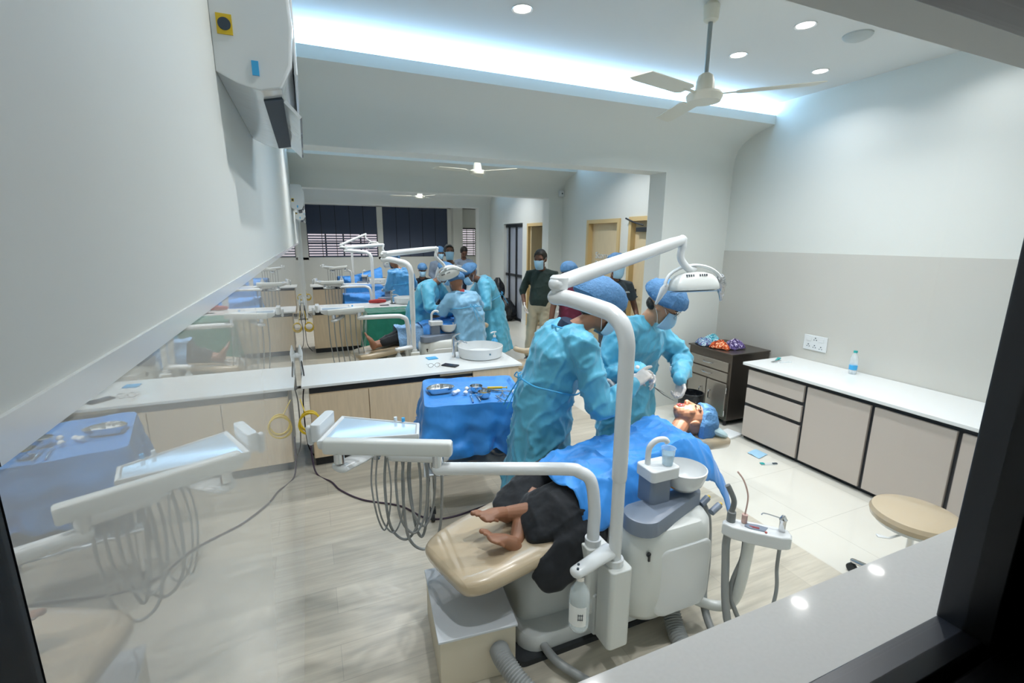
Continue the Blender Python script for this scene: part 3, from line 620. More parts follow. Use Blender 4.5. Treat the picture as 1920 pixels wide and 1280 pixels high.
tag(obj('worktop', MB().bb((3.64, .88, .724), (4.288, 3.045, .75)), M['top'], bevel=.003), 'long white worktop over the taupe cabinets at the right wall', 'worktop')
def sink_counter(oy, ox, where, seams, nb):
    D = V((ox, oy, 0)); B = lambda a, b: ([x+y for x, y in zip(a, D)], [x+y for x, y in zip(b, D)])
    t = thing('sink_cabinet', 'wood-look low cabinet with black recess under the %s worktop' % where, 'cabinet', D+V((.85, 4.2, 0)))
    x1 = 1.74
    obj('carcass', MB().bb(*B((-.08, 3.92, .08), (x1, 4.52, .63))).bb(*B((x1-.75, 3.915, .66), (x1, 4.52, .685))), M['woodcab'], t, smooth=False)
    obj('recess', MB().bb(*B((-.075, 3.925, .62), (x1-.02, 4.5, .686))).bb(*B((-.07, 3.95, 0), (x1-.03, 4.5, .08))), M['black'], t, smooth=False)
    for i in range(4):
        a, b = -.075+i*.455, -.075+(i+1)*.455-.006; obj('door', MB().bb(*B((a, 3.9, .085), (min(b, x1), 3.92, .625 if a < .95 else .684))), M['woodcab'], t, bevel=.001)
    tag(obj('worktop', MB().bb(*B((-.13, 3.885, .688), (1.77, 4.56, .71))), M['top'], bevel=.003), 'white quartz worktop carrying a round basin, %s' % nb, 'worktop')
    c = D+V((1.5, 4.3, 0))
    s = thing('wash_basin', 'round white vessel basin on the %s counter' % where, 'basin', c+V((0, 0, .71)), 'round vessel basins')
    obj('bowl', MB().lathe([(.001, .712), (.2, .712), (.212, .72), (.222, .79), (.225, .818), (.219, .821), (.212, .79), (.19, .745), (.1, .735), (.001, .734)], c, 48), M['white'], s)
    obj('overflow', MB().cyl(c+V((.02, -.222, .775)), c+V((.02, -.226, .775)), .008), M['chrome'], s)
    f = thing('basin_tap', 'chrome tap at the edge of the %s basin' % where, 'tap', c+V((-.27, .09, .71)), 'chrome basin taps')
    q = c+V((-.255, .06, 0)); obj('tap_body', MB().tube([q+V((0, 0, z)) for z in (.711, .74, .89, .91)], [.02, .018, .017, .015], 16).tube([q+V((0, 0, .865)), q+V((.08, -.02, .865)), q+V((.12, -.03, .845))], [.012, .011, .009], 12, rnd=True), M['chrome'], f)
    obj('lever', MB().tube([q+V((0, 0, .91)), q+V((.02, -.0, .93)), q+V((.06, -.01, .945))], [.012, .008, .006], 10, rnd=True), M['chrome'], f)
sink_counter(0, 0, 'nearest', 0, 'nearest in the room'); sink_counter(4.2, .07, 'second', 0, 'behind the green drape'); sink_counter(8.3, .12, 'third', 0, 'farthest, below the dark blinds')
def small(name, mb, m, label, cat, group=None, **k):
    return tag(obj(name, mb, m, **k), label, cat, group)
def ob2(name, label, cat, loc, group=None): return thing(name, label, cat, loc, group)
zt = .7105
small('instrument_pouch', MB().box((1.03, 4.38, zt+.004), (.1, .09, .007), .1), M['bluep'], 'bright blue flat pouch on the nearest sink worktop', 'pouch', bevel=.002)
t = ob2('mobile_phone', 'black mobile phone beside the nearest basin', 'phone', (1.12, 4.05, zt))
obj('case', MB().box((1.12, 4.05, zt+.006), (.075, .15, .009), .75), M['black'], t, bevel=.003); obj('screen', MB().box((1.12, 4.05, zt+.0112), (.066, .138, .0012), .75), mat('screen_glass', '2a3547', .08), t)
t = ob2('spectacles', 'thin metal spectacles lying on the nearest sink worktop', 'glasses', (.97, 4.05, zt)); g_ = MB()
for x in (.94, 1.0): g_.tube([V((x+.024*math.cos(a), 4.05, zt+.022+.018*math.sin(a))) for a in [2*PI*i/14 for i in range(14)]], .0015, 6, closed=True)
g_.tube([(.964, 4.05, zt+.025), (.976, 4.05, zt+.025)], .0015, 6); obj('rims', g_, M['darksteel'], t)
for x in (.915, 1.025): obj('temple', MB().tube([(x, 4.05, zt+.028), (x+.01, 4.11, zt+.02), (x+.012, 4.17, zt+.004)], .0015, 6), M['darksteel'], t)
t = ob2('hand_sanitizer', 'clear pump bottle with blue liquid behind the nearest basin', 'pump bottle', (1.72, 4.48, zt))
obj('bottle', MB().lathe([(.001, zt), (.033, zt), (.036, zt+.01), (.036, zt+.09), (.03, zt+.11), (.014, zt+.125), (.014, zt+.14), (.001, zt+.14)], (1.72, 4.48, 0)), M['bluep'], t)
obj('pump', MB().cyl((1.72, 4.48, zt+.14), (1.72, 4.48, zt+.16), .016).cyl((1.72, 4.48, zt+.16), (1.72, 4.48, zt+.19), .005).tube([(1.735, 4.48, zt+.195), (1.70, 4.47, zt+.197), (1.675, 4.465, zt+.19)], .007, 8, rnd=True), M['white'], t)
zc = 8.25
t = ob2('mobile_phone', 'dark phone on the second sink worktop, left of its basin', 'phone', (1.15, 8.32, zt)); obj('case', MB().box((1.15, 8.32, zt+.006), (.15, .075, .01)), M['black'], t, bevel=.003); obj('screen', MB().box((1.15, 8.32, zt+.0118), (.12, .05, .0012)), mat('screen_grey', '8b95a2', .2), t)
small('mobile_phone', MB().box((1.36, 8.5, zt+.005), (.16, .08, .009), .2), M['black'], 'second dark phone on the second sink worktop, touching the basin side', 'phone', bevel=.003)
small('squeeze_bottle', MB().lathe([(.001, zt), (.04, zt), (.042, zt+.14), (.02, zt+.17), (.02, zt+.2), (.001, zt+.2)], (.72, 12.45, 0)), M['white'], 'white squeeze bottle with orange cap on the third sink worktop', 'bottle')
small('patterned_cloth', MB().tube([(.95, 8.6, zt+.04), (1.08, 8.62, zt+.042), (1.2, 8.62, zt+.04)], [.03, .04, .03], 12, rnd=True), M['red'], 'crumpled red cloth at the back edge of the second worktop', 'cloth')
# steel drawer cabinet
t = thing('instrument_cabinet', 'stainless steel cabinet with two drawers and two doors by the column', 'cabinet', (4.0, 3.55, 0))
x0, x1, y0, y1, z1 = 3.75, 4.27, 3.27, 3.84, .74
obj('body', MB().bb((x0+.012, y0, .06), (x1, y1, z1)), M['darksteel'], t, bevel=.004)
obj('top_panel', MB().bb((x0-.005, y0-.01, z1), (x1+.005, y1+.01, z1+.015)), M['darksteel'], t, bevel=.003)
for z in (.61, .50):
    d = obj('drawer', MB().bb((x0-.004, y0+.03, z-.045), (x0+.013, y1-.03, z+.05)), M['steel'], t, bevel=.004)
    obj('handle', MB().tube(curve([(x0-.004, 3.49, z+.01), (x0-.03, 3.5, z+.008), (x0-.03, 3.6, z+.008), (x0-.004, 3.61, z+.01)], 4), .006, 8), M['chrome'], d)
for a, b, hy in ((y0+.03, 3.55, 3.49), (3.56, y1-.03, 3.62)):
    d = obj('door', MB().bb((x0-.004, a, .09), (x0+.013, b, .44)), M['steel'], t, bevel=.004)
    obj('handle', MB().tube(curve([(x0-.004, hy, .24), (x0-.03, hy, .25), (x0-.03, hy, .32), (x0-.004, hy, .33)], 4), .006, 8), M['chrome'], d)
    for z in (.14, .38): obj('hinge', MB().cyl((x0-.008, y0+.02 if a < 3.5 else y1-.02, z-.03), (x0-.008, y0+.02 if a < 3.5 else y1-.02, z+.03), .007), M['chrome'], d)
for a in (x0+.04, x1-.04):
    for b in (y0+.04, y1-.04): obj('leg', MB().cyl((a, b, 0), (a, b, .07), .016), M['black'], t)
# pile of cloths on it
def cloth_print(nm, a, b_, c_):
    m = bpy.data.materials.new(nm); m.use_nodes = True; nt = m.node_tree; b = nt.nodes['Principled BSDF']; b.inputs['Roughness'].default_value = .8
    tc = N(nt, 'TexCoord'); n = N(nt, 'TexNoise', Scale=22.0, Detail=1.0, Distortion=2.0); r = N(nt, 'ValToRGB'); r.color_ramp.interpolation = 'CONSTANT'
    e = r.color_ramp.elements; e[0].color = hexc(c_); e[1].position = .42; e[1].color = hexc(a); q = e.new(.56); q.color = hexc(b_); q = e.new(.63); q.color = hexc(a)
    nt.links.new(tc.outputs['Object'], n.inputs['Vector']); nt.links.new(n.outputs[0], r.inputs[0]); nt.links.new(r.outputs[0], b.inputs['Base Color']); return m
cm = [('turquoise_cloth', '58b5c4', (3.93, 3.70), .05, 'crumpled turquoise cloth topping the pile on the steel cabinet'), ('purple_cloth', '6b5a92', (4.0, 3.47), .035, 'purple and white printed cloth at the right of the pile on the steel cabinet'),
      ('orange_cloth', 'd0541c', (3.86, 3.53), .03, 'orange printed cloth in the middle of the pile on the steel cabinet'), ('blue_cloth', '5f93b5', (3.84, 3.72), .02, 'pale blue patterned cloth low at the left of the pile on the steel cabinet')]
for i, (nm, hx, (cx, cy), h_, lb) in enumerate(cm):
    m_ = cloth_print(nm, hx, ('e8eef2', 'efe9f5', 'f0c9a0', 'e8eef2')[i], ('2f7f9a', '3a2d5c', '8a2f12', '6d5a9a')[i]); mb = MB(); seed = V((i*3.1, 1, 2))
    def f(u, v, cx=cx, cy=cy, h_=h_, seed=seed):
        A = 2*PI*u; r = .085*v*(1+.25*math.sin(3*A+seed.x)); z = z1+.02+(.02+h_)*(1-v**3)*1.3+.035*abs(noise.noise(V((3*math.cos(A)*v+seed.x, 3*math.sin(A)*v, 0))*1.6))*(1-v*.5)+.02*noise.noise(V((math.cos(A)*v*9, math.sin(A)*v*9, 3)))
        return (cx+r*math.cos(A), cy+r*math.sin(A)*1.1, z)
    mb.grid(f, 37, 12); o = small('folded_cloth', mb, m_, lb, 'cloth', 'cloths piled on the steel cabinet', solid=.004)
t = thing('waste_bin', 'teal pedal bin lined with a black bag by the steel cabinet', 'bin', (3.52, 3.52, 0))
obj('bucket', MB().lathe([(.001, 0), (.1, 0), (.115, .2), (.12, .26), (.115, .26), (.1, .02), (.001, .02)], (3.52, 3.52, 0)), M['teal'], t)
obj('bin_liner', MB().lathe([(.122, .18), (.126, .25), (.126, .32), (.115, .325), (.112, .25), (.09, .12), (.001, .12)], (3.52, 3.52, 0)), M['bag'], t)
small('flat_box', MB().box((3.62, 3.1, .012), (.2, .16, .024), .15), M['paper'], 'flat white box lying on the floor by the steel cabinet', 'box', bevel=.004)
small('plastic_wrapper', MB().grid(lambda u, v: (3.46+.14*u, 2.62+.12*v+.03*u, .004+.016*abs(noise.noise(V((u*4, v*4, 1))))), 10, 10), M['mask'], 'pale blue crumpled wrapper on the cream floor by the cabinets', 'wrapper')
t = thing('syringe_pack', 'clear packet with a teal tab on the cream floor', 'packet', (3.42, 2.55, 0))
obj('film', MB().box((3.45, 2.52, .004), (.14, .035, .006), -.3), M['plastic'], t); obj('tab', MB().box((3.40, 2.54, .008), (.03, .03, .006), -.3), M['teal'], t); obj('needle_hub', MB().box((3.5, 2.5, .008), (.04, .015, .008), -.3), M['dark'], t)
# worktop items at the right
t = thing('water_bottle', 'small clear water bottle with turquoise cap on the right worktop', 'bottle', (4.17, 2.4, .75)); q = (4.17, 2.4, 0)
obj('bottle', MB().lathe([(.001, .751), (.027, .751), (.03, .76), (.028, .8), (.03, .83), (.03, .87), (.026, .9), (.012, .925), (.012, .935), (.001, .935)], q), M['plastic'], t)
obj('cap', MB().cyl((4.17, 2.4, .935), (4.17, 2.4, .952), .015), M['teal'], t); obj('paper_label', MB().lathe([(.0305, .79), (.0305, .83)], q), M['bluep'], t)
for i, (x, y, a, m_, lb) in enumerate(((4.02, 2.98, .5, 'teal', 'turquoise toothbrush-like packet on the far end of the right worktop'), (3.98, 2.88, -.2, 'plastic', 'clear instrument packet on the far end of the right worktop'), (3.93, 2.93, .15, 'chrome', 'slim metal instrument on the far end of the right worktop'))):
    small('instrument_packet', MB().box((x, y, .755), (.13, .028, .008), a), M[m_], lb, 'packet', bevel=.002)
t = thing('wall_socket', 'white switch and socket plate on the right tiled wall', 'socket', (4.29, 2.825, .92))
obj('plate', MB().bb((4.278, 2.715, .85), (4.291, 2.935, .99)), M['white'], t, bevel=.004)
for y, z in ((2.825, .955), (2.885, .89), (2.825, .885), (2.765, .88)):
    s = MB().cyl((4.2785, y, z+.012), (4.276, y, z+.012), .005).cyl((4.2785, y-.011, z-.006), (4.276, y-.011, z-.006), .004).cyl((4.2785, y+.011, z-.006), (4.276, y+.011, z-.006), .004)
    obj('socket_pins', s, M['dark'], t)
for y in (2.885, 2.765): obj('rocker_switch', MB().bb((4.274, y-.022, .935), (4.279, y+.022, .97)), M['white'], t, bevel=.002)
# instrument cart under its blue drape
t = thing('instrument_cart', 'steel instrument trolley standing under a blue drape', 'trolley', (.98, 3.0, 0))
ax0, ax1, ay0, ay1 = .66, 1.30, 2.72, 3.3
for nm, z in (('top_shelf', .755), ('lower_shelf', .33)):
    obj(nm, MB().bb((ax0, ay0, z), (ax1, ay1, z+.012)).bb((ax0, ay0, z), (ax1, ay0+.01, z+.04)).bb((ax0, ay1-.01, z), (ax1, ay1, z+.04)).bb((ax0, ay0, z), (ax0+.01, ay1, z+.04)).bb((ax1-.01, ay0, z), (ax1, ay1, z+.04)), M['chrome'], t, smooth=False)
for x in (ax0+.02, ax1-.02):
    for y in (ay0+.02, ay1-.02):
        l = obj('leg', MB().cyl((x, y, .09), (x, y, .78), .0125), M['chrome'], t)
        obj('castor', MB().cyl((x-.012, y, .035), (x+.012, y, .035), .035).bb((x-.02, y-.02, .06), (x+.02, y+.02, .095)), M['rubber'], l)
fm = MB().grid(lambda u, v: (ax0-.03+(ax1-ax0+.06)*u, ay0-.04+.3*v, .385-.03*(1-min(1, v*4))+.03*noise.noise(V((u*7, v*3, 5)))), 40, 16)
tag(obj('metal_foil_sheet', fm, mat('shiny_sheet', 'dfe5ea', .3, .35), solid=.002), 'crumpled shiny metal sheet on the lower shelf of the instrument trolley', 'foil sheet')
def drape(name, label, m, x0, x1, y0, y1, zt_, hang, seed=0, folds=10, rim=.02, w_=.06, cat='drape', group=None):
    cx, cy = (x0+x1)/2, (y0+y1)/2; n = 120; rs = []
    per = rrect(x1-x0, y1-y0, .04, 6, cx, cy)
    def at(t):
        L = [0]
        for i in range(len(per)): a, b = per[i], per[(i+1) % len(per)]; L.append(L[-1]+math.hypot(b[0]-a[0], b[1]-a[1]))
        d = t*L[-1]
        for i in range(len(per)):
            if L[i+1] >= d:
                q = (d-L[i])/max(1e-6, L[i+1]-L[i]); a, b = per[i], per[(i+1) % len(per)]; return a[0]+(b[0]-a[0])*q, a[1]+(b[1]-a[1])*q
        return per[0]
    P = [at(i/n) for i in range(n)]
    for q in (.02, .2, .4, .6, .75, .88, .95, 1.0):
        rs.append([V((cx+(x-cx)*q, cy+(y-cy)*q, zt_+rim*(q > .93)+.006*noise.noise(V((x*9*q, y*9*q, seed))))) for x, y in P])
    K = 30
    for j in range(1, K+1):
        row = []
        for i, (x, y) in enumerate(P):
            tt = i/n; A = math.atan2(y-cy, x-cx); hg = hang(A, x, y)
            s = j/K; ln = math.hypot(x-cx, y-cy); ox, oy = (x-cx)/ln, (y-cy)/ln
            corner = (abs(math.sin(2*A)))**4
            fo = (.5+.5*math.sin(folds*2*PI*tt+seed+2*math.sin(2*PI*tt*3)))*w_*s+.05*s*corner+.015*s*noise.noise(V((tt*30, s*4, seed)))*3
            r_ = max(0, 1-abs(noise.noise(V((x*6+2, s*2.2, seed+y*6))))*2.2)**2; row.append(V((x+ox*(fo+.022*r_*s), y+oy*(fo+.022*r_*s), zt_+rim-hg*s+.01*noise.noise(V((tt*25, s*3, seed+3))))))
        rs.append(row)
    mb = MB(); mb.rings(rs, cap=False); mb.f.append(tuple(range(n))); o = obj(name, mb, m); o.data.shade_smooth()
    return tag(o, label, cat, group)
drape('table_drape', 'crinkled bright blue drape over the near instrument trolley', M['drape'], ax0-.012, ax1+.012, ay0-.012, ay1+.012, .80,
      lambda A, x, y: .34+.05*math.cos(A-.2*PI)+.05*math.sin(x*9)+.2*max(0, min(1, (x-1.1)*6))*max(0, min(1, (3.1-y)*5)), 2, 9, .018, .05)
# what lies on the drape
zd = .806
kd = thing('kidney_dish', 'kidney-shaped steel dish at the left of the blue trolley drape', 'dish', (.77, 3.06, zd))
rs = []
for z, q in ((0, .75), (.03, 1), (.04, 1.04), (.038, .99), (.028, .93), (.006, .72)):
    rs.append([V((.77+q*.095*(math.cos(a))*(1-.0*math.cos(a)), 3.06+q*.06*math.sin(a)+(.028 if True else 0)*(-math.cos(a*2)*.5)*q, zd+z)) for a in [2*PI*i/36 for i in range(36)]])
obj('dish', MB().rings(rs), M['chrome'], kd)
gz = MB(); random.seed(3)
for i in range(7): gz.ell((.77+random.uniform(-.05, .05), 3.06+random.uniform(-.02, .02), zd+.022), (.017, .013, .012), n=10, m=6)
tag(obj('used_gauze', gz, M['paper']), 'wet gauze scraps in the kidney dish', 'gauze', kind='stuff')
for i, (x, y, w_) in enumerate(((1.01, 2.99, 'upper'), (1.02, 2.85, 'lower, with amber liquid'))):
    c = thing('steel_cup', 'small steel cup on the blue drape, the %s' % w_, 'cup', (x, y, zd), 'steel cups on the trolley')
    obj('cup', MB().lathe([(.001, zd), (.03, zd), (.042, zd+.02), (.045, zd+.042), (.043, zd+.042), (.038, zd+.018), (.001, zd+.01)], (x, y, 0)), M['chrome'], c)
    obj('contents', MB().lathe([(.001, zd+.022), (.037, zd+.022), (.037, zd+.018), (.001, zd+.018)], (x, y, 0)), mat('amber_liquid', 'a38a2a', .1) if i else M['paper'], c)
for i, (x, y, w_) in enumerate(((.85, 2.98, 'touching the kidney dish'), (.88, 3.0, 'just right of the kidney dish'), (.92, 2.95, 'alone between dish and cups'), (.955, 3.03, 'left of the upper steel cup'), (1.24, 2.85, 'by the right edge of the drape'))):
    mb = MB().ell((x, y, zd+.014), (.017, .016, .014), n=14, m=8)
    for v in mb.v: v += V((1, 1, 1))*.004*noise.noise(v*90)
    small('cotton_ball', mb, M['paper'], 'white cotton ball %s' % w_, 'cotton ball', 'cotton balls on the drape')
for i, (x, a, w_) in enumerate(((.93, 1.35, 'shorter, with blue end'), (.975, 1.45, 'longer, plain steel'))):
    c = thing('dental_probe', 'slim steel dental probe on the blue drape, the %s one' % w_, 'probe', (x, 2.84, zd), 'probes on the drape'); d_ = V((math.cos(a), math.sin(a), 0)); p0 = V((x, 2.84, zd+.005))
    obj('shaft', MB().tube([p0-d_*.07, p0+d_*.05, p0+d_*.07], [.004, .0035, .0015], 8, rnd=True), M['chrome'], c)
    obj('mirror_head', MB().ell(p0+d_*.08+V((0, 0, .003)), (.01, .01, .0025), n=12, m=6), M['chrome'], c)
    if not i: obj('coloured_end', MB().ell(p0-d_*.075, (.006, .006, .005), n=10, m=6), mat('deep_blue_plastic', '1d4f9c', .4), c)
def scissors(x, y, a, label, m=None):
    c = thing('scissors', label, 'scissors', (x, y, zd), 'scissor-like tools on the drape'); R_ = Matrix.Rotation(a, 3, 'Z'); P_ = lambda u, v: V((x, y, zd+.006))+R_@V((u, v, 0))
    obj('blades', MB().tube([P_(-.0, 0), P_(.075, .004)], [.004, .0015], 6).tube([P_(0, 0), P_(.075, -.003)], [.004, .0015], 6), M['chrome'], c)
    for s in (-1, 1): obj('handle', MB().tube([P_(0, 0), P_(-.045, s*.012)], .003, 6).tube([P_(-.06+.016*math.cos(q), s*.022+.012*math.sin(q)) for q in [2*PI*i/14 for i in range(14)]], .0025, 6, closed=True), M['chrome'], c)
scissors(1.1, 2.77, 1.57, 'steel scissors with open rings nearest the front of the blue drape'); scissors(1.16, 2.87, 1.2, 'steel forceps beneath the yellow syringe'); scissors(1.2, 2.9, 2.6, 'steel needle holder at the right of the blue drape')
t = thing('syringe', 'yellow capped syringe on the blue drape', 'syringe', (1.13, 2.97, zd)); obj('barrel', MB().cyl((1.09, 2.98, zd+.018), (1.19, 2.95, zd+.018), .009), M['yellow'], t); obj('plunger', MB().cyl((1.19, 2.95, zd+.018), (1.22, 2.94, zd+.018), .004).cyl((1.218, 2.94, zd+.018), (1.222, 2.939, zd+.018), .01), M['yellow'], t)
t = thing('syringe', 'steel cartridge syringe lying across the cups side of the drape', 'syringe', (1.12, 3.0, zd)); obj('barrel', MB().cyl((1.05, 3.03, zd+.008), (1.15, 2.92, zd+.008), .007), M['steel'], t); obj('needle', MB().cyl((1.15, 2.92, zd+.008), (1.18, 2.89, zd+.006), .0012), M['chrome'], t)
# stools
def stool(x, y, z, label, back=False, r=.19):
    t = thing('operator_stool', label, 'stool', (x, y, 0), 'beige stools')
    obj('seat', MB().lathe([(.001, z-.045), (r*.8, z-.045), (r*.97, z-.03), (r, z-.005), (r*.95, z+.015), (r*.75, z+.026), (.001, z+.03)], (x, y, 0), 36), M['beige'], t)
    obj('seat_plate', MB().lathe([(.001, z-.06), (r*.85, z-.055), (r*.93, z-.035), (.001, z-.035)], (x, y, 0), 28), M['white'], t)
    obj('column', MB().cyl((x, y, .1), (x, y, z-.22), .025).cyl((x, y, z-.23), (x, y, z-.05), .014), M['chrome'], t)
    obj('lever', MB().tube([(x-.02, y-.02, z-.07), (x-r*1.05, y+.0, z-.075), (x-r*1.25, y+.03, z-.07)], [(.006, .004), (.006, .004), (.016, .005)], 10, rnd=True), M['white'], t)
    for i in range(5):
        a = 2*PI*i/5+.3; p_ = V((x+.24*math.cos(a), y+.24*math.sin(a), .07)); l = obj('leg', MB().tube([(x, y, .11), p_], [.02, .014], 10, rnd=True), M['chrome'], t)
        obj('castor', MB().cyl(p_+V((-.01, 0, -.043)), p_+V((.01, 0, -.043)), .026), M['rubber'], l)
    if back:
        obj('backrest', MB().tube(curve([(x-.13, y+.1, z+.17), (x-.16, y+.02, z+.18), (x-.1, y-.05, z+.17), (x+.02, y-.02, z+.17), (x+.1, y+.08, z+.17)], 5), (.03), 12, rnd=True), M['beige'], t)
        obj('back_support', MB().tube(curve([(x-.02, y, z-.03), (x+.12, y+.02, z), (x+.12, y+.05, z+.08), (x+.02, y-.02, z+.16)], 5), .014, 10), M['beige'], t)
stool(2.72, 1.16, .5, 'plastic-wrapped round beige stool in front of the cabinets at right')
stool(2.2, 4.62, .48, 'beige stool with low curved backrest at the end of the nearest sink counter', True)
# step box and cords
t = thing('junction_box', 'low white-topped box under the footrest of the nearest chair', 'box', (.555, 1.79, 0)); R7 = -.10
obj('side_panels', MB().box((.555, 1.795, .118), (.325, .44, .236), R7), M['boxside'], t, bevel=.003); obj('lid', MB().box((.555, 1.795, .243), (.34, .455, .012), R7), M['boxtop'], t, bevel=.003)
cc = curve([(.62, 1.575, .14), (.62, 1.5, .14), (.66, 1.4, .1), (.74, 1.28, .05)], 20)
tag(obj('corrugated_hose', MB().tube(cc, [.042 if i % 2 else .036 for i in range(len(cc))], 18), M['hose']), 'short corrugated grey hose coming out of the white-topped box', 'hose')
tag(obj('drain_hose', MB().tube(curve([(.84, 1.62, .06), (.86, 1.5, .05), (.94, 1.38, .03), (1.05, 1.2, .025)], 8), .019, 14), M['hose']), 'smooth grey hose leaving the base of the nearest chair', 'hose')
cp = [(-.1, 3.9, .3), (-.08, 3.8, .02), (.03, 3.6, .006), (.09, 3.44, .006), (.23, 3.24, .006), (.46, 3.06, .006), (.6, 2.84, .006), (.77, 2.79, .006), (1.06, 2.84, .006), (1.25, 2.85, .006), (1.4, 2.6, .006)]
tag(obj('power_cord', MB().tube(curve(cp, 10), .0065, 8), mat('dark_red_blue_cord', '3b2c40', .5)), 'dark twisted cord trailing over the floor below the near trolley', 'cord')
# connection points on the left wall with their coils
for i, (y, z, zz, yc, lb) in enumerate(((4.25, .88, .73, 3.05, 'nearest'), (8.5, .8, .5, 7.9, 'second'), (12.4, .75, .5, 12.0, 'third'))):
    t = thing('wall_outlet', 'white gas outlet with chrome valve on the left wall, the %s from the window' % lb, 'outlet', (XL, y, z), 'gas outlets on the left wall'); x = XL
    obj('valve_body', MB().cyl((x, y, z), (x+.04, y, z), .022).tube([(x+.03, y, z-.06), (x+.03, y, z+.02), (x+.03, y, z+.06), (x+.03, y, z+.09)], [.014, .02, .012, .004], 12), M['white'], t)
    obj('pipe', MB().cyl((x+.03, y, z-.3), (x+.03, y, z-.05), .011), M['chrome'], t)
    obj('shutoff', MB().cyl((x, y, z-.28), (x+.07, y-.03, z-.28), .012), M['chrome'], t)
    obj('wire', MB().tube(curve([(x+.03, y, z-.02), (x+.045, y-.06, z-.2), (x+.02, y-.05, z-.4), (x+.03, y-.12, .12), (x+.1, y-.2, .006)], 8), .005, 6), M['rubber'], t)
    cm_ = []
    for q in range(5):
        for k in range(16): a = 2*PI*k/16; cm_.append((x+.085+.055*math.cos(a)*(1+.05*q), yc+.012*math.sin(q*2+a), zz+.06*math.sin(a)*(1+.04*q)-.006*q))
    tag(obj('yellow_coil', MB().tube(cm_, .0045, 6).tube([(x+.06, yc, zz+.06), (x+.03, yc+.3, z-.1)], .004, 6), M['yellow']), 'coiled yellow tube hanging on the left wall by the %s outlet' % lb, 'tube coil')
# split air conditioners
def aircon(y0, y1, z0, label, wrap=True):
    t = thing('air_conditioner', label, 'air conditioner', (XL, (y0+y1)/2, z0), 'wall air conditioners'); h = .32
    prof = [(0, 0.03), (.05, .01), (.10, .0), (.15, .01), (.18, .06), (.19, .14), (.185, .24), (.165, h-.01), (.14, h), (0, h)]
    obj('casing', MB().rings([[V((XL+x*q*.86, y, z0+z)) for x, z in prof] for y, q in ((y0-.004, .96), (y0, .99), (y0+.012, 1), (y1-.012, 1), (y1, .98))]), M['aircon'], t, bevel=.012)
    obj('air_slot', MB().add([(XL+x, y, z0+z) for y in (y0+.07, y1-.04) for x, z in ((.086, -.004), (.129, .004), (.12, .02), (.086, .0))], [(0, 1, 2, 3), (4, 5, 6, 7), (0, 1, 5, 4), (1, 2, 6, 5), (2, 3, 7, 6), (3, 0, 4, 7)]), M['dark'], t)
    obj('louvre', MB().add([(XL+x, y, z0+z) for y in (y0+.08, y1-.05) for x, z in ((.129, .0), (.163, -.035), (.168, -.03), (.135, .006))], [(0, 1, 2, 3), (4, 5, 6, 7), (0, 1, 5, 4), (1, 2, 6, 5), (2, 3, 7, 6), (3, 0, 4, 7)]), M['aircon'], t)
    obj('front_panel', MB().bb((XL+.158, y0+.03, z0+.05), (XL+.166, y1-.02, z0+.25)), M['aircon'], t, bevel=.004)
    s = obj('sticker', MB().bb((XL+.012, y0-.007, z0+.105), (XL+.042, y0-.003, z0+.145)), M['yellow'], t, smooth=False)
    obj('sticker_disc', MB().cyl((XL+.027, y0-.007, z0+.125), (XL+.027, y0-.009, z0+.125), .0125), M['dark'], s)
    obj('blue_tape', MB().bb((XL+.072, y0-.007, z0+.03), (XL+.086, y0-.003, z0+.06)), M['bluep'], t, smooth=False)
def rotz(root, c, a):
    R_ = Matrix.Translation(V(c)) @ Matrix.Rotation(a, 4, 'Z') @ Matrix.Translation(-V(c))
    for o in [root]+list(root.children_recursive):
        if o.type == 'MESH': o.data.transform(R_)
for o in list(C.objects):
    if o.parent is None and (o.name in ('instrument_cart', 'metal_foil_sheet') or (o.name == 'table_drape' and 'near' in o['label'])): rotz(o, (.97, 3.0, 0), -.2)
aircon(1.30, 2.08, 2.175, 'plastic-wrapped white air conditioner high on the left wall, nearest')
aircon(6.95, 7.85, 2.2, 'white air conditioner on the left wall ahead of the second beam'); 
aircon(9.2, 10.1, 2.14, 'far white air conditioner peeking out below the nearer one')
# ceiling fans
def fan(x, y, zm, label, a0, r=.6):
    t = thing('ceiling_fan', label, 'ceiling fan', (x, y, zm), 'cream ceiling fans')
    obj('canopy', MB().lathe([(.001, ZC), (.03, ZC), (.045, ZC-.02), (.04, ZC-.09), (.025, ZC-.1), (.001, ZC-.1)], (x, y, 0)), M['fan'], t)
    obj('rod', MB().cyl((x, y, zm+.1), (x, y, ZC-.09), .0125), M['rod'], t)
    obj('motor', MB().lathe([(.001, zm-.035), (.09, zm-.03), (.1, zm-.01), (.102, zm+.005), (.09, zm+.02), (.055, zm+.03), (.05, zm+.08), (.04, zm+.11), (.018, zm+.125), (.001, zm+.125)], (x, y, 0), 36), M['fan'], t)
    for i in range(3):
        a = a0+i*2*PI/3; d_ = V((math.cos(a), math.sin(a), 0)); n_ = V((-d_.y, d_.x, .12)); c = V((x, y, zm+.008))
        pl = [(.17, -.045), (.2, -.06), (r-.04, -.068), (r, -.055), (r-.045, .05), (.2, .055), (.17, .04)]
        b = obj('blade', MB().rings([[c+d_*u+n_*v+V((0, 0, z)) for u, v in pl] for z in (-.002, .002)]), M['fan'], t, smooth=False)
        obj('bracket', MB().tube([c+d_*.09, c+d_*.2], [(.012, .004), (.016, .004)], 8, side=n_), M['fan'], b)
fan(2.19, 2.3, 2.665, 'cream three-blade ceiling fan on a long grey rod in the near bay', -.80)
fan(2.09, 6.05, 2.69, 'cream ceiling fan in the second bay', 3.2+PI/30); fan(2.16, 9.8, 2.665, 'small-looking ceiling fan in the third bay, farthest', 3.0)
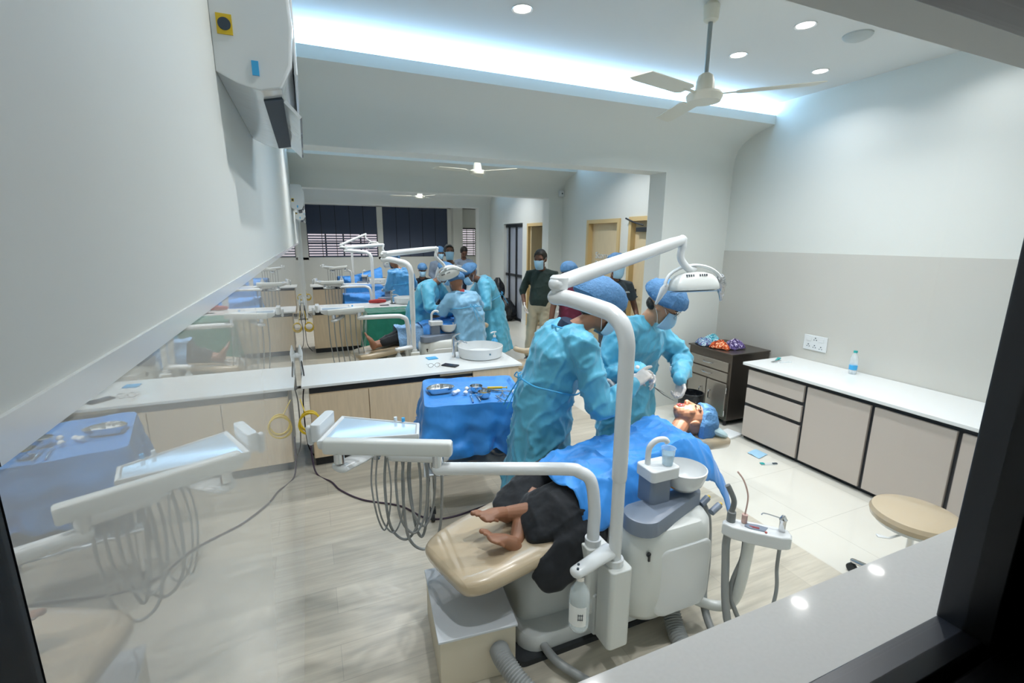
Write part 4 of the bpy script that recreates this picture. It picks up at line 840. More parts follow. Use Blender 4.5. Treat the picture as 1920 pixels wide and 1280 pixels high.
t = thing('wall_speaker', 'small white square speaker high on the second column', 'speaker', (4.26, 7.74, 2.65)); obj('housing', MB().bb((4.2, 7.69, 2.59), (4.33-.035, 7.749, 2.7)), M['white'], t, bevel=.01); obj('driver', MB().cyl((4.25, 7.69, 2.645), (4.25, 7.686, 2.645), .013), M['dark'], t)
tag(obj('smoke_detector', MB().lathe([(.001, ZC-.035), (.04, ZC-.035), (.075, ZC-.02), (.085, ZC-.008), (.085, ZC), (.001, ZC)], (3.37, 2.24, 0)), mat('grey_ceiling_fitting', 'b9c0bf', .5)), 'pale round ceiling speaker near the right end of the near ceiling', 'ceiling fitting')
# rubbish bags by the glass door
for i, (x, y, zc_, r_, h_, lb) in enumerate(((4.12, 10.0, .0, .24, .52, 'full black rubbish bag on the floor beside the glass door'), (3.98, 10.15, .48, .17, .5, 'slimmer black bag heaped on the floor bag by the glass door'))):
    rs = []
    for q in range(13):
        t_ = q/12; rr = r_*(math.sin(PI*(.12+.8*t_)))**.6*(1-.45*t_**3)
        rs.append([V((x+rr*math.cos(a)*(1+.3*noise.noise(V((math.cos(a)*2.5, math.sin(a)*2.5, t_*4+i)))), y+rr*math.sin(a)*(1+.3*noise.noise(V((math.cos(a)*2.5, math.sin(a)*2.5, t_*4+i)))), zc_+h_*t_)) for a in [2*PI*k/28 for k in range(28)]])
    small('rubbish_bag', MB().rings(rs), M['bag'], lb, 'rubbish bag', 'black rubbish bags')
# green and blue draped tables further back
def draped_table(x0, x1, y0, y1, z, m, lbl, dl, hg, seed):
    t = thing('instrument_table', lbl, 'table', ((x0+x1)/2, (y0+y1)/2, 0))
    obj('table_top', MB().bb((x0, y0, z-.03), (x1, y1, z-.006)), M['steel'], t)
    for x in (x0+.03, x1-.03):
        for y in (y0+.03, y1-.03): obj('leg', MB().cyl((x, y, 0), (x, y, z-.03), .013), M['chrome'], t)
    drape('table_drape', dl, m, x0-.015, x1+.015, y0-.015, y1+.015, z, hg, seed, 7, .006, .05)
draped_table(.76, 1.68, 7.2, 7.75, .75, M['green'], 'instrument table hidden under a green drape before the second sink counter', 'dark green surgical drape over the table before the second sink counter', lambda A, x, y: .6, 5)
draped_table(.75, 1.55, 11.3, 11.85, .75, M['drape'], 'instrument table under a blue drape before the third sink counter', 'blue surgical drape over the table before the third sink counter', lambda A, x, y: .6, 8)
for i, (x, y, a) in enumerate(((1.2, 7.4, .4), (1.3, 7.45, -.5), (1.36, 7.38, 1.0))):
    small('steel_instrument', MB().tube([V((x-.06*math.cos(a), y-.06*math.sin(a), .766)), V((x+.06*math.cos(a), y+.06*math.sin(a), .766))], [.006, .004], 8, rnd=True), M['chrome'], 'steel instrument on the green drape, the %s one' % ('left', 'middle', 'right')[i], 'instrument', 'instruments on the green drape')
# cup with water in the cuspidor filler of the near chair
t = thing('water_cup', 'clear plastic cup of water standing under the cuspidor spout', 'cup', (1.44, 1.55, .846))
obj('cup', MB().lathe([(.001, .846), (.024, .846), (.032, .925), (.0335, .928), (.031, .926), (.0235, .849), (.001, .849)], (1.44, 1.545, 0)), M['plastic'], t)
obj('water', MB().lathe([(.001, .85), (.023, .85), (.0285, .9), (.001, .9)], (1.44, 1.545, 0)), M['wetblue'], t)
tag(obj('used_wrapper', MB().box((1.505, 1.555, .722), (.05, .022, .012), .5), M['orange'], bevel=.004), 'orange scrap lying in the near cuspidor bowl', 'scrap')
# ---------------------------------------------------------------- people
def crinkle(a=.010, s=7, zs=.35, b=.003):
    def rg(p, w_): return max(0, 1-abs(noise.noise(p))*w_)
    def f(co, n):
        x, y, z = co
        wx = noise.noise(co*4)*.5
        r1 = rg(V((x*5+z*2.5+wx, y*5-wx, z*3.5-x*2)), 3.2)**2.2
        r2 = rg(V((x*6-z*4+9, y*7+z*3, z*5+y*2+wx)), 3.2)**2.2
        r3 = rg(V((x*13+wx, y*13, z*9+4)), 2.6)**2
        return a*(.75*noise.noise(V((x*s*.6, y*s*.6, z*s*zs)))+.75*r1+.7*r2+.35*r3-.45)
    return f

def frame(f, u):
    f = V(f).normalized(); u = V(u); u = (u-f*u.dot(f)).normalized(); s = f.cross(u)  # s = person's right
    return Matrix(((s.x, f.x, u.x), (s.y, f.y, u.y), (s.z, f.z, u.z)))

def head_mb(mb, c, Mh, mouth=False):
    P = lambda x, y, z: V(c)+Mh@V((x, y, z))
    mb.ell(P(0, -.012, .02), (.074, .094, .092), Mh, 20, 14)
    mb.ell(P(0, .028, -.018), (.062, .062, .082), Mh, 16, 10)
    mb.ell(P(0, .04, -.062), (.048, .048, .042), Mh, 14, 8)
    mb.ell(P(0, .06, -.09), (.022, .022, .017), Mh, 10, 6)
    mb.tube([P(0, .078, .018), P(0, .09, -.012), P(0, .1, -.03)], [.010, .012, .0145], 10, rnd=True)
    for s in (-1, 1):
        mb.ell(P(s*.011, .09, -.034), (.010, .012, .008), Mh, 8, 6)
        mb.ell(P(s*.076, -.008, -.008), (.008, .017, .029), Mh, 10, 8)
        mb.ell(P(s*.036, .050, -.016), (.026, .026, .026), Mh, 10, 6)
        mb.ell(P(s*.030, .066, .03), (.028, .014, .012), Mh, 10, 6)
    if not mouth:
        mb.ell(P(0, .085, -.058), (.024, .010, .007), Mh, 10, 6)
        mb.ell(P(0, .081, -.071), (.021, .010, .008), Mh, 10, 6)

def hand_mb(mb, w, d, n, thumb, curl=(.5, .55, .6, .65), k=1.0, tcurl=.3, spread=.12):
    """w wrist, d finger direction, n palm normal (the side fingers curl to), thumb +1/-1 side"""
    d = V(d).normalized(); n = V(n); n = (n-d*n.dot(d)).normalized(); s = d.cross(n)*thumb
    w = V(w)
    mb.tube([w-d*.02, w+d*.015, w+d*.045*k, w+d*.085*k, w+d*.093*k], [(.027*k, .02*k), (.031*k, .018*k), (.039*k, .016*k), (.041*k, .0145*k), (.037*k, .012*k)], 14, side=s, rnd=True)
    L = (.072, .08, .074, .058)
    for i in range(4):
        o = (1.5-i)*.0195*k; b = w+d*(.083-.004*abs(i-1))*k+s*o; dd = (d+s*(1.5-i)*spread*.35).normalized(); a = 0; pts = [b-dd*.02, b]; p = b
        for q, fr in enumerate((.45, .31, .24)):
            a += curl[i]*(.75 if q == 0 else 1.0); v = dd*math.cos(a)+n*math.sin(a); p = p+v*L[i]*k*fr*1.05; pts.append(p.copy())
        mb.tube(pts, [.0105*k, .0102*k, .0096*k, .009*k, .0072*k], 10, rnd=True)
    b = w+d*.022*k+s*.024*k+n*.004; v = (d*.72+s*.66+n*.25).normalized(); p1 = b+v*.042*k; v2 = (d*.95+s*(.35-tcurl)+n*(.25+tcurl)).normalized()
    p2 = p1+v2*.034*k; v3 = (d*.9+s*(.1-tcurl*1.4)+n*(.2+tcurl)).normalized()
    mb.tube([w+s*.008*k, b, p1, p2, p2+v3*.024*k], [.014*k, .0145*k, .0115*k, .01*k, .0075*k], 10, rnd=True)

def foot_mb(mb, heel, d, u, k=1.0, side=1, toes=True):
    d = V(d).normalized(); u = V(u); u = (u-d*u.dot(d)).normalized(); s = d.cross(u)*side; h = V(heel)
    mb.tube([h-u*.01, h+d*.04*k+u*.006, h+d*.09*k+u*.006, h+d*.135*k-u*.004, h+d*.165*k-u*.01], [(.03*k, .034*k), (.032*k, .038*k), (.038*k, .03*k), (.046*k, .021*k), (.045*k, .014*k)], 16, side=s, rnd=True)
    for i in range(5):
        b = h+d*(.160-.010*i)*k+s*(.040-.0205*i)*k-u*.009*k; r = (.0130, .0085, .0082, .0078, .0076)[i]*k; L = (.042, .040, .036, .031, .027)[i]*k
        mb.tube([b-d*.02*k, b+d*L*.4+u*.006, b+d*L], [r*.9, r, r*1.05], 10, rnd=True)

def cap_part(root, c, Mh, m=None, puff=1.0, tilt=0, lowback=0):
    mb = MB(); n, k = 40, 14; rs = []
    for j in range(k):
        t = j/(k-1); th = PI*(.5+.5*t)*1.0
        if j == 0: continue
        a = PI*(1-.70*(1-t)) if False else t
        ph = (1-t)*.66*PI+.02    # from rim to crown
        row = []
        for i in range(n):
            A = 2*PI*i/n; ru = math.sin(ph); z = math.cos(ph)
            pl = 1+.035*math.sin(A*13+2*math.sin(A*3))*(1 if ph > 1.2 else ph/1.2)
            q = .85 if t < .12 else 1.0
            x, y, zz = .1*puff*ru*pl*q, .12*puff*ru*pl*q, .1*puff*z+.045
            v = V((x*math.cos(A), y*math.sin(A)-.018-(.02 if math.sin(A) < 0 and t < .5 else 0)*(1-t), zz))
            v += V(v).normalized()*.008*noise.noise(v*28+V(c)*3)
            if math.sin(A) > 0: v.z += .034*(1-t)**1.5*math.sin(A)
            else: v.z += lowback*(1-t)*math.sin(A)
            row.append(V(c)+Mh@v)
        rs.append(row)
    mb.rings(rs)
    return obj('cap', mb, m or M['cap'], root)

def hair_part(root, c, Mh, m=None, k=1.0):
    mb = MB(); mb.ell((0, 0, 0), (1, 1, 1), n=30, m=20); out = MB(); vs = []
    for v in mb.v:
        x, y, z = v; p = V((x*.082*k, y*.104*k-.014, z*.104*k+.022))
        if p.y > .02 and p.z < .07: p = V((p.x*.9, min(p.y, .045), p.z))
        if p.z < -.045: p = V((p.x*.8, p.y*.8, -.045))
        if p.z < .0 and p.y > -.01: p.x *= .78
        p += p.normalized()*.007*noise.noise(p*60); vs.append(V(c)+Mh@p)
    out.add(vs, mb.f); return obj('hair', out, m or M['hair'], root)

def mask_part(root, c, Mh, m=None, beard=False):
    P = lambda x, y, z: V(c)+Mh@V((x, y, z))
    def f(u, v):
        A = (u-.5)*2*1.25; z = -.112+v*.112; b = math.sin(PI*min(1, v*1.05))**.7
        y = .032+.062*math.cos(A)**.8+.036*b*math.cos(A)**2+.001*math.sin(v*50); x = .070*math.sin(A)*(.78+.22*v)
        return P(x, y, z+.012*math.cos(A)*(v > .5)*(v-.5)*2)
    o = obj('face_mask', MB().grid(f, 22, 16), m or M['mask'], root, solid=.002)
    for s in (-1, 1):
        tb = MB().tube(curve([P(s*.068, .052, -.012), P(s*.08, .02, .012), P(s*.083, -.014, .02)], 5), .0013, 5)
        tb.tube(curve([P(s*.056, .048, -.095), P(s*.074, .015, -.05), P(s*.083, -.02, -.022)], 5), .0013, 5)
        q = obj('ear_loop', tb, M['paper'], o)
    return o

def eyes_part(root, c, Mh):
    mb = MB()
    for s in (-1, 1):
        mb.tube([V(c)+Mh@V((s*(.031-.014), .0835, .012)), V(c)+Mh@V((s*.031, .088, .0095)), V(c)+Mh@V((s*(.031+.014), .0795, .012))], [.0018, .0042, .0018], 8, rnd=True)
        mb.tube([V(c)+Mh@V((s*.016, .0885, .03)), V(c)+Mh@V((s*.034, .0885, .036)), V(c)+Mh@V((s*.05, .077, .03))], .0032, 6, rnd=True)
    return obj('eyes', mb, M['eye'], root)

def human(name, label, J, face, skin, vox=.009, group=None, headup=(0, 0, 1), chestup=None, hands=True, k=1.0, bodylegs=True):
    """J: pel, chest (upper sternum), head, side (person's right), sh width, elR elL wrR wrL knR knL anR anL"""
    pel, ch, hd = V(J['pel']), V(J['chest']), V(J['head']); s = V(J['side']).normalized()
    root = thing(name, label, 'person', (pel.x, pel.y, J.get('z0', 0)), group)
    Mh = frame(face, headup)*J.get('hk', 1.06); mb = MB(); sw = J.get('sw', .17)
    fwd = (ch-pel).cross(s).normalized()*-1
    nb = hd-Mh@V((0, .015, .085))
    mid = (pel+ch)/2
    mb.tube([pel-(ch-pel).normalized()*.05, pel, mid, ch-(ch-pel).normalized()*.08, ch, ch+(nb-ch)*.35], [(.13, .09), (.15, .105), (.13, .095), (.15, .11), (.125, .075), (.06, .055)], 20, side=s, rnd=True)
    mb.tube([ch, ch+(nb-ch)*.5, nb, nb+(hd-nb)*.5], [.06, .053, .05, .05], 14, rnd=True)
    head_mb(mb, hd, Mh)
    J['shR'], J['shL'] = ch+s*sw+V((0, 0, -.03)), ch-s*sw+V((0, 0, -.03))
    for q in 'RL':
        e, wr = V(J['el'+q]), V(J['wr'+q]); sh = J['sh'+q]
        mb.tube([ch+(sh-ch)*.4, sh, sh+(e-sh)*.5, e, e+(wr-e)*.4, wr+(wr-e).normalized()*.015], [.055, .055, .046, .038, .036, .026], 12, rnd=True)
        if bodylegs:
            g = 1 if q == 'R' else -1; hp = pel+s*g*.085-V((0, 0, .03)); kn, an = V(J['kn'+q]), V(J['an'+q])
            mb.tube([hp, hp+(kn-hp)*.5, kn, kn+(an-kn)*.35, an], [.085, .072, .052, .05, .035], 12, rnd=True)
            fd = V(J.get('fd'+q, -s.cross(V((0, 0, 1)))));
    b = obj('body', mb, skin, root); remesh(b, vox, 3)
    return root, Mh

def nearer(J, q, dx=0, dz=0):
    for k in ('pel', 'chest', 'head', 'elR', 'elL', 'wrR', 'wrL', 'knR', 'knL', 'anR', 'anL'):
        x, y, z = J[k]; J[k] = (x*q+dx, y*q, (H-(H-z)*q+dz) if k[:2] != 'an' else z)
    return J

def limb_cloth(mb, J, rs, cuff=True, sleeve=1.0):
    for q in 'RL':
        e, wr, sh = V(J['el'+q]), V(J['wr'+q]), J['sh'+q]; ch = V(J['chest'])
        end = e+(wr-e)*sleeve if sleeve > 0 else sh+(e-sh)*(1+sleeve)
        pts = [ch+(sh-ch)*.35, sh, sh+(e-sh)*.5]; R = [rs*1.1, rs*1.12, rs*1.02]
        if sleeve > 0: pts += [e, e+(end-e)*.5, end]; R += [rs*.98, rs*.85, rs*.55 if cuff else rs*.75]
        else: pts = pts[:2]+[end]; R[2] = rs*1.05
        mb.tube(pts, R, 14, rnd=True)

def torso_cloth(mb, J, gw=.055, gf=.055, down=.05):
    pel, ch, s = V(J['pel']), V(J['chest']), V(J['side']).normalized(); ax = (ch-pel).normalized(); mid = (pel+ch)/2
    bx = J.get('belly', 0)
    mb.tube([pel-ax*down, pel, mid, ch-ax*.1, ch-ax*.01, ch+ax*.03], [(.15+gw, .1+gf), (.15+gw, .11+gf+bx), (.14+gw, .1+gf+bx), (.155+gw, .11+gf), (.15+gw*.7, .09+gf*.5), (.1, .07)], 24, side=s)

def skirt(mb, J, hem, rb=(.24, .2), top=.0, folds=9, ph=0, amp=.09, shift=(0, 0)):
    pel, s = V(J['pel']), V(J['side']).normalized(); s.z = 0; s.normalize(); o = V((0, 0, 1)).cross(s); rs = []; k = 14; n = 56
    z0 = pel.z+top
    for j in range(k):
        t = j/(k-1); z = z0+(hem-z0)*t; a = .2+(rb[0]-.2)*t; b = .165+(rb[1]-.165)*t
        c = V((pel.x+shift[0]*t, pel.y+shift[1]*t, z))
        rs.append([c+(s*a*math.cos(A)+o*b*math.sin(A))*(1+amp*t*math.sin(folds*A+ph+1.3*math.sin(2*A+ph))) for A in [2*PI*i/n for i in range(n)]])
    mb.rings(rs)

def gowned(name, label, J, face, skin, gown, hem, rb=(.26, .21), vox=.0105, headup=(0, 0, 1), group=None, cap=True, mask=True, capm=None, puff=1.0, folds=9, ph=0, collar=None, ties=True, legs=True, shift=(0, 0), lowback=0, rs=.08, amp=.09, curls=None, hd=None, bvox=.009):
    root, Mh = human(name, label, J, face, skin, bvox, group, headup)
    g = MB(); torso_cloth(g, J); limb_cloth(g, J, rs); skirt(g, J, hem, rb, .02, folds, ph, amp, shift)
    go = obj('gown', g, gown, root); remesh(go, vox, 2, crinkle(.019 if vox < .016 else .014, 6, .4))
    c = J['head']
    if cap: cap_part(root, c, Mh, capm, puff, lowback=lowback)
    else: hair_part(root, c, Mh)
    if mask: mask_part(root, c, Mh)
    eyes_part(root, c, Mh)
    pel, ch, s = V(J['pel']), V(J['chest']), V(J['side']).normalized(); ax = (ch-pel).normalized(); back = (ax.cross(s)).normalized()
    if (V(face).dot(back)) > 0: back = -back
    if collar: obj('undershirt', MB().tube([ch+ax*.0, ch+ax*.045, ch+ax*.075], [(.09, .07), (.07, .064), (.062, .058)], 20, side=s), collar, root)
    if ties:
        z = pel+ax*.12; tb = MB()
        tb.tube(curve([z+(s*math.cos(A)*.222+back*math.sin(A)*.185)+ax*.004*math.sin(5*A) for A in [2*PI*i/14 for i in range(14)]], 4, True), .005, 6, closed=True)
        kk = z+back*.19
        for q in (-1, 1):
            tb.tube(curve([kk, kk+s*q*.035+ax*.03+back*.01, kk+s*q*.05-ax*.0+back*.015, kk+s*q*.01], 4), .004, 6)
            tb.tube(curve([kk, kk+s*q*.02-ax*.07+back*.01, kk+s*q*.035-ax*.2+back*.03], 5), .004, 6)
        tn = ch+ax*.03+back*.085
        tb.tube(curve([ch+s*.1+ax*.03, tn+s*.04, tn, tn-s*.04, ch-s*.1+ax*.03], 5), .005, 6)
        obj('gown_tie', tb, mat_tie, root)
    gl = curls or {}
    for q in 'RL':
        e, wr = V(J['el'+q]), V(J['wr'+q]); h = J.get('h'+q)
        if h:
            m2 = MB(); wd_ = (wr-e).normalized(); m2.tube([wr-wd_*.09, wr-wd_*.04, wr+wd_*.01], [.043, .039, .03], 14)
            hand_mb(m2, wr, h[0], h[1], h[2], h[3] if len(h) > 3 else (.5, .55, .6, .65), h[5] if len(h) > 5 else 1.0, h[4] if len(h) > 4 else .3)
            go = obj('glove', m2, M['glove'], root); remesh(go, .0035 if vox < .02 else .007, 2)
    if legs: legs_part(root, J, M['navy'])
    return root, Mh

mat_tie = mat('gown_tie_tape', '3fa0d0', .5)
def legs_part(root, J, m, r=(.1, .085, .075), shoes=True, lbl=None, low=.04, vox=.014, name='trousers'):
    g = MB(); pel, s = V(J['pel']), V(J['side']).normalized()
    g.tube([pel+V((0, 0, .08)), pel-V((0, 0, .08))], [(.15, .115), (.165, .13)], 20, side=s, rnd=True)
    sh = MB()
    for q, w_ in (('R', 1), ('L', -1)):
        hp = pel+s*w_*.085-V((0, 0, .05)); kn, an = V(J['kn'+q]), V(J['an'+q])
        g.tube([hp, hp+(kn-hp)*.5, kn, kn+(an-kn)*.5, an], [r[0], r[0]*.92, r[1], r[2], r[2]*.98], 16, rnd=True)
        fd = V(J['fd']) if 'fd' in J else V((0, -1, 0)); a = V((an.x, an.y, .045+J.get('z0', 0)))
        sh.tube([a-fd*.06, a-fd*.02, a+fd*.07-V((0, 0, .008)), a+fd*.16-V((0, 0, .018))], [(.036, .038), (.04, .045), (.045, .034), (.038, .022)], 12, side=fd.cross(V((0, 0, 1))), rnd=True)
    o = obj(name, g, m, root); remesh(o, vox, 2, crinkle(.009, 8))
    if shoes: obj('shoes', sh, M['black'], root)
    return o

def glasses(root, c, Mh, m):
    P = lambda x, y, z: V(c)+Mh@V((x, y, z)); tb = MB()
    for s in (-1, 1):
        tb.tube([P(s*.033+.026*math.cos(A), .106-.01*abs(math.cos(A)), .008+.019*math.sin(A)) for A in [2*PI*i/16 for i in range(16)]], .0014, 6, closed=True)
        tb.tube([P(s*.059, .098, .012), P(s*.079, .06, .014), P(s*.083, -.01, .012)], .0016, 6)
    tb.tube([P(-.008, .108, .01), P(.008, .108, .01)], .0015, 6)
    return obj('glasses', tb, m, root)
# each person in place
M['scrubblue'] = M['navy']
DN = (0, 0, -1)
# near operator, seen from his right and behind
J = dict(pel=(1.24, 2.42, .90), chest=(1.33, 2.31, 1.325), head=(1.50, 2.25, 1.47), side=(-.08, -1, 0), sw=.19, hk=1.1,
         elR=(1.42, 2.07, .93), elL=(1.58, 2.50, 1.0), wrR=(1.62, 2.06, 1.05), wrL=(1.66, 2.44, .98), knR=(1.26, 2.36, .47), knL=(1.24, 2.56, .47), anR=(1.24, 2.38, .08), anL=(1.2, 2.58, .08), fd=(.98, -.1, 0), z0=0,
         hR=((.66, -.05, .5), (.5, .2, -.75), 1, (.25, .7, .95, 1.05), .4, 1.15), hL=((.6, -.35, -.4), (-.2, -.5, -.6), -1, (.5, .5, .6, .7)))
op1, Mh = gowned('person', 'person in blue gown and cap bending over the patient, seen from behind the lamp pole', J, (.80, -.22, -.5), M['skin'], M['gown'], .17, (.27, .22), headup=(.4, 0, 1),
                 collar=M['navy'], folds=8, ph=1, shift=(-.05, -.02), puff=1.15)
obj('hair_at_nape', MB().ell(V(J['head'])+Mh@V((0, -.05, -.025)), (.066, .05, .045), Mh), M['hair'], op1)
# second operator across, face towards us
J = dict(pel=(2.10, 2.72, .86), chest=(2.06, 2.56, 1.27), head=(2.12, 2.43, 1.43), side=(-.92, -.25, .2), sw=.20, hk=1.08,
         elR=(1.72, 2.50, .98), elL=(2.40, 2.52, 1.02), wrR=(1.84, 2.28, 1.06), wrL=(2.18, 2.28, .955), knR=(2.02, 2.72, .46), knL=(2.2, 2.74, .46), anR=(2.0, 2.76, .08), anL=(2.22, 2.78, .08), fd=(.3, -.95, 0),
         hR=((.8, -.1, -.5), (-.3, -.3, -.8), 1, (.25, .7, .9, 1.0), .3, 1.12), hL=((-.15, -.15, -.9), (-.5, .0, .3), -1, (.8, .9, 1.0, 1.0)))
op2, Mh = gowned('person', 'person in blue gown, mask, spectacles and bouffant cap facing the window across the patient', J, (.52, -.62, -.62), M['skin3'], M['gown'], .25, (.25, .2), headup=(.2, -.3, 1), folds=9, ph=2.2, ties=False, puff=1.08)
glasses(op2, J['head'], Mh, M['darksteel'])
P_ = V(J['head']); obj('hair_at_nape', MB().ell(P_+Mh@V((0, -.05, -.025)), (.066, .05, .045), Mh), M['hair'], op2)
obj('gown_label', MB().box((2.2, 2.405, 1.0), (.02, .003, .03), .3), M['paper'], op2)
tw = MB(); a, b = V((1.97, 2.29, .93)), V((2.07, 2.2, .85))
tw.tube([a, a+(b-a)*.5+V((.006, .004, .004)), b], [.003, .0025, .001], 6).tube([a, a+(b-a)*.5-V((.006, .004, .004)), b], [.003, .0025, .001], 6)
tag(obj('tweezers', tw, M['chrome']), 'long steel tweezers held over the open mouth of the patient', 'tweezers')
# patient lying on the near chair
hdc = V((2.0, 1.985, .825)); fdir, udir = V((.02, .06, 1)), V((.78, -.32, -.15))
root = thing('person', 'patient lying on the nearest chair, mouth open, blue hair net, bare crossed feet', 'person', (1.3, 1.9, 0))
Mh = frame(fdir, udir); mb = MB()
mb.tube([(1.25, 1.89, .62), (1.35, 1.9, .63), (1.55, 1.92, .655), (1.72, 1.945, .695), (1.80, 1.955, .72), (1.88, 1.97, .75)], [(.15, .095), (.15, .1), (.13, .095), (.155, .105), (.13, .08), (.06, .055)], 20, side=(-.1, 1, 0), rnd=True)
mb.tube([(1.82, 1.96, .73), (1.89, 1.97, .765), hdc-Mh@V((0, .01, .04))], [.055, .05, .05], 14, rnd=True)
head_mb(mb, hdc, Mh, True)
for s, el, wr in ((-1, (1.55, 1.76, .63), (1.33, 1.82, .66)), (1, (1.5, 2.08, .63), (1.33, 1.98, .66))):
    mb.tube([(1.76, 1.95+.1*s, .70), (1.73, 1.95+.15*s, .69), el, wr], [.05, .05, .04, .028], 12, rnd=True)
    hand_mb(mb, wr, (-.9, -s*.3, 0), DN, -s)
def leg(pts, r): mb.tube(pts, r, 14, rnd=True)
leg([(1.27, 1.8, .61), (1.12, 1.77, .62), (.98, 1.78, .60), (.88, 1.82, .582), (.785, 1.86, .572)], [.08, .07, .055, .045, .034])
leg([(1.27, 1.98, .61), (1.12, 1.99, .63), (.98, 1.97, .60), (.86, 1.86, .55), (.775, 1.74, .512)], [.08, .07, .055, .045, .034])
foot_mb(mb, (.785, 1.865, .56), (-.85, -.22, .32), (.35, .05, 1), .92, side=1)
foot_mb(mb, (.765, 1.70, .497), (-.75, .12, .5), (.5, .1, .8), .9, side=1)
bd = obj('body', mb, M['skin'], root); remesh(bd, .0034, 2)
P = lambda x, y, z: hdc+Mh@V((x, y, z))
mo = MB(); mo.ell(P(0, .079, -.064), (.018, .0115, .016), Mh, 14, 8); obj('mouth', mo, mat('mouth_red', 'a01f28', .3), root)
lp = MB().tube([P(.021*math.cos(a), .0885-.006*abs(math.cos(a))-.004*abs(math.sin(a)), -.064+.02*math.sin(a)) for a in [2*PI*i/18 for i in range(18)]], .0042, 8, closed=True); obj('lips', lp, M['lip'], root)
eyes_part(root, hdc, Mh)
cap_part(root, hdc+Mh@V((0, -.012, .012)), Mh, M['cap'], 1.0)
g = MB()
def wide(pts, r, sd): g.tube(pts, r, 18, side=sd, rnd=True)
wide([(1.32, 1.83, .64), (1.15, 1.77, .645), (.98, 1.755, .60), (.89, 1.79, .565), (.86, 1.80, .56)], [(.13, .11), (.13, .105), (.14, .085), (.14, .065), (.13, .045)], (-.1, 1, .25))
wide([(1.32, 2.0, .64), (1.15, 2.02, .64), (.98, 2.01, .61), (.86, 1.97, .56), (.80, 1.95, .54)], [(.12, .11), (.11, .105), (.1, .075), (.1, .055), (.09, .04)], (-.1, 1, .1))
wide([(1.15, 1.66, .56), (.99, 1.6, .47), (.87, 1.585, .41), (.83, 1.59, .38)], [(.05, .09), (.04, .11), (.03, .1), (.022, .07)], (0, 1, -.2))
tr = obj('trousers', g, M['blackcloth'], root); remesh(tr, .011, 3, crinkle(.009, 6, 1))
# blue drape over the patient
def zb(s):  # height of the body under the drape, s = x
    k = [(.95, .70), (1.1, .755), (1.25, .775), (1.45, .775), (1.62, .79), (1.74, .83), (1.82, .82), (1.92, .76), (2.12, .62)]
    for (a, u), (b, v) in zip(k, k[1:]):
        if s <= b: return u+(v-u)*max(0, (s-a)/(b-a))
    return k[-1][1]
def fd_(u, v):
    t = (v-.5)*2; a = abs(t); x = 1.0+u*(.90+.13*(t+1)*(1-.3*max(0, t)))+.015*math.sin(9*v)+.05*max(0, t)*(1-u)
    yc = 1.885+.1*(min(x, 1.9)-1.2); y = yc-t*((.31-.02*u) if t > 0 else .25)*(1-.12*a**6)
    h = zb(x)
    z = h-.02*a-(.62*max(0, a-.55)**1.15*(1.0+.25*math.sin(x*9)) if t > 0 else .4*max(0, a-.6)**1.3)
    if u > .88: z -= (u-.88)*(.9 if t > .2 else .25)
    r = 1-abs(noise.noise(V((x*8+y*5, y*8-x*3, 5))))*2; r2 = 1-abs(noise.noise(V((x*5-y*6, y*6+x*6, 15))))*2
    z += .012*noise.noise(V((x*6, y*6, 2.0)))+.014*max(0, r)**3+.014*max(0, r2)**4
    y += .012*noise.noise(V((x*8, z*6, 9)))
    return (x, y, z)
o = obj('patient_drape', MB().grid(fd_, 110, 80), M['drape'], solid=.002); tag(o, 'large blue surgical drape covering the patient on the nearest chair from knees to neck', 'drape')
tag(obj('headrest_cover', MB().ell((2.12, 1.985, .755), (.13, .135, .035), Matrix.Rotation(.45, 3, 'Y'), 28, 12), mat('pale_film', 'a9c3c9', .3)), 'pale blue plastic cover around the headrest under the patient head', 'cover')
# ---- group round the second chair
J = dict(pel=(1.36, 6.5, .86), chest=(1.52, 6.32, 1.24), head=(1.70, 6.25, 1.38), side=(-.6, -.8, 0), sw=.17, elR=(1.42, 6.05, .95), elL=(1.8, 6.4, .95), wrR=(1.68, 6.0, .88), wrL=(1.95, 6.15, .88), knR=(1.35, 6.45, .45), knL=(1.42, 6.6, .45), anR=(1.35, 6.5, .08), anL=(1.42, 6.65, .08), fd=(.8, -.6, 0), hR=((.8, .2, -.5), DN, 1), hL=((.6, -.4, -.6), DN, -1))
gowned('person', 'person in blue gown bending at the second patient, head behind the lamp head', J, (.72, -.3, -.6), M['skin'], M['gown'], .3, (.27, .22), vox=.02, bvox=.013, ph=.5, ties=False)
J = dict(pel=(1.86, 5.76, .86), chest=(1.77, 5.80, 1.13), head=(1.72, 5.85, 1.295), side=(1, .25, 0), sw=.17, elR=(2.05, 5.93, .97), elL=(1.52, 5.83, .94), wrR=(1.95, 6.15, .96), wrL=(1.58, 6.1, .95), knR=(1.93, 5.78, .45), knL=(1.78, 5.78, .45), anR=(1.95, 5.73, .08), anL=(1.79, 5.73, .08), fd=(-.2, .95, 0), hR=((-.4, .9, 0), DN, 1), hL=((0, 1, 0), DN, -1))
gowned('person', 'person in translucent pale-blue gown seen from behind at the second chair, shortest there', J, (-.15, .85, -.35), M['skin'], M['gown2'], .22, (.27, .2), vox=.018, bvox=.013, ph=3, collar=M['red'], folds=8, puff=.95)
J = dict(pel=(2.50, 6.58, .88), chest=(2.30, 6.45, 1.25), head=(2.08, 6.4, 1.36), side=(.25, .97, 0), sw=.18, elR=(2.2, 6.72, .98), elL=(2.25, 6.15, .92), wrR=(2.0, 6.6, .9), wrL=(1.98, 6.15, .92), knR=(2.5, 6.65, .45), knL=(2.55, 6.5, .45), anR=(2.55, 6.7, .08), anL=(2.58, 6.52, .08), fd=(-1, 0, 0), hR=((-.9, -.2, -.3), DN, 1), hL=((-.9, .2, -.3), DN, -1))
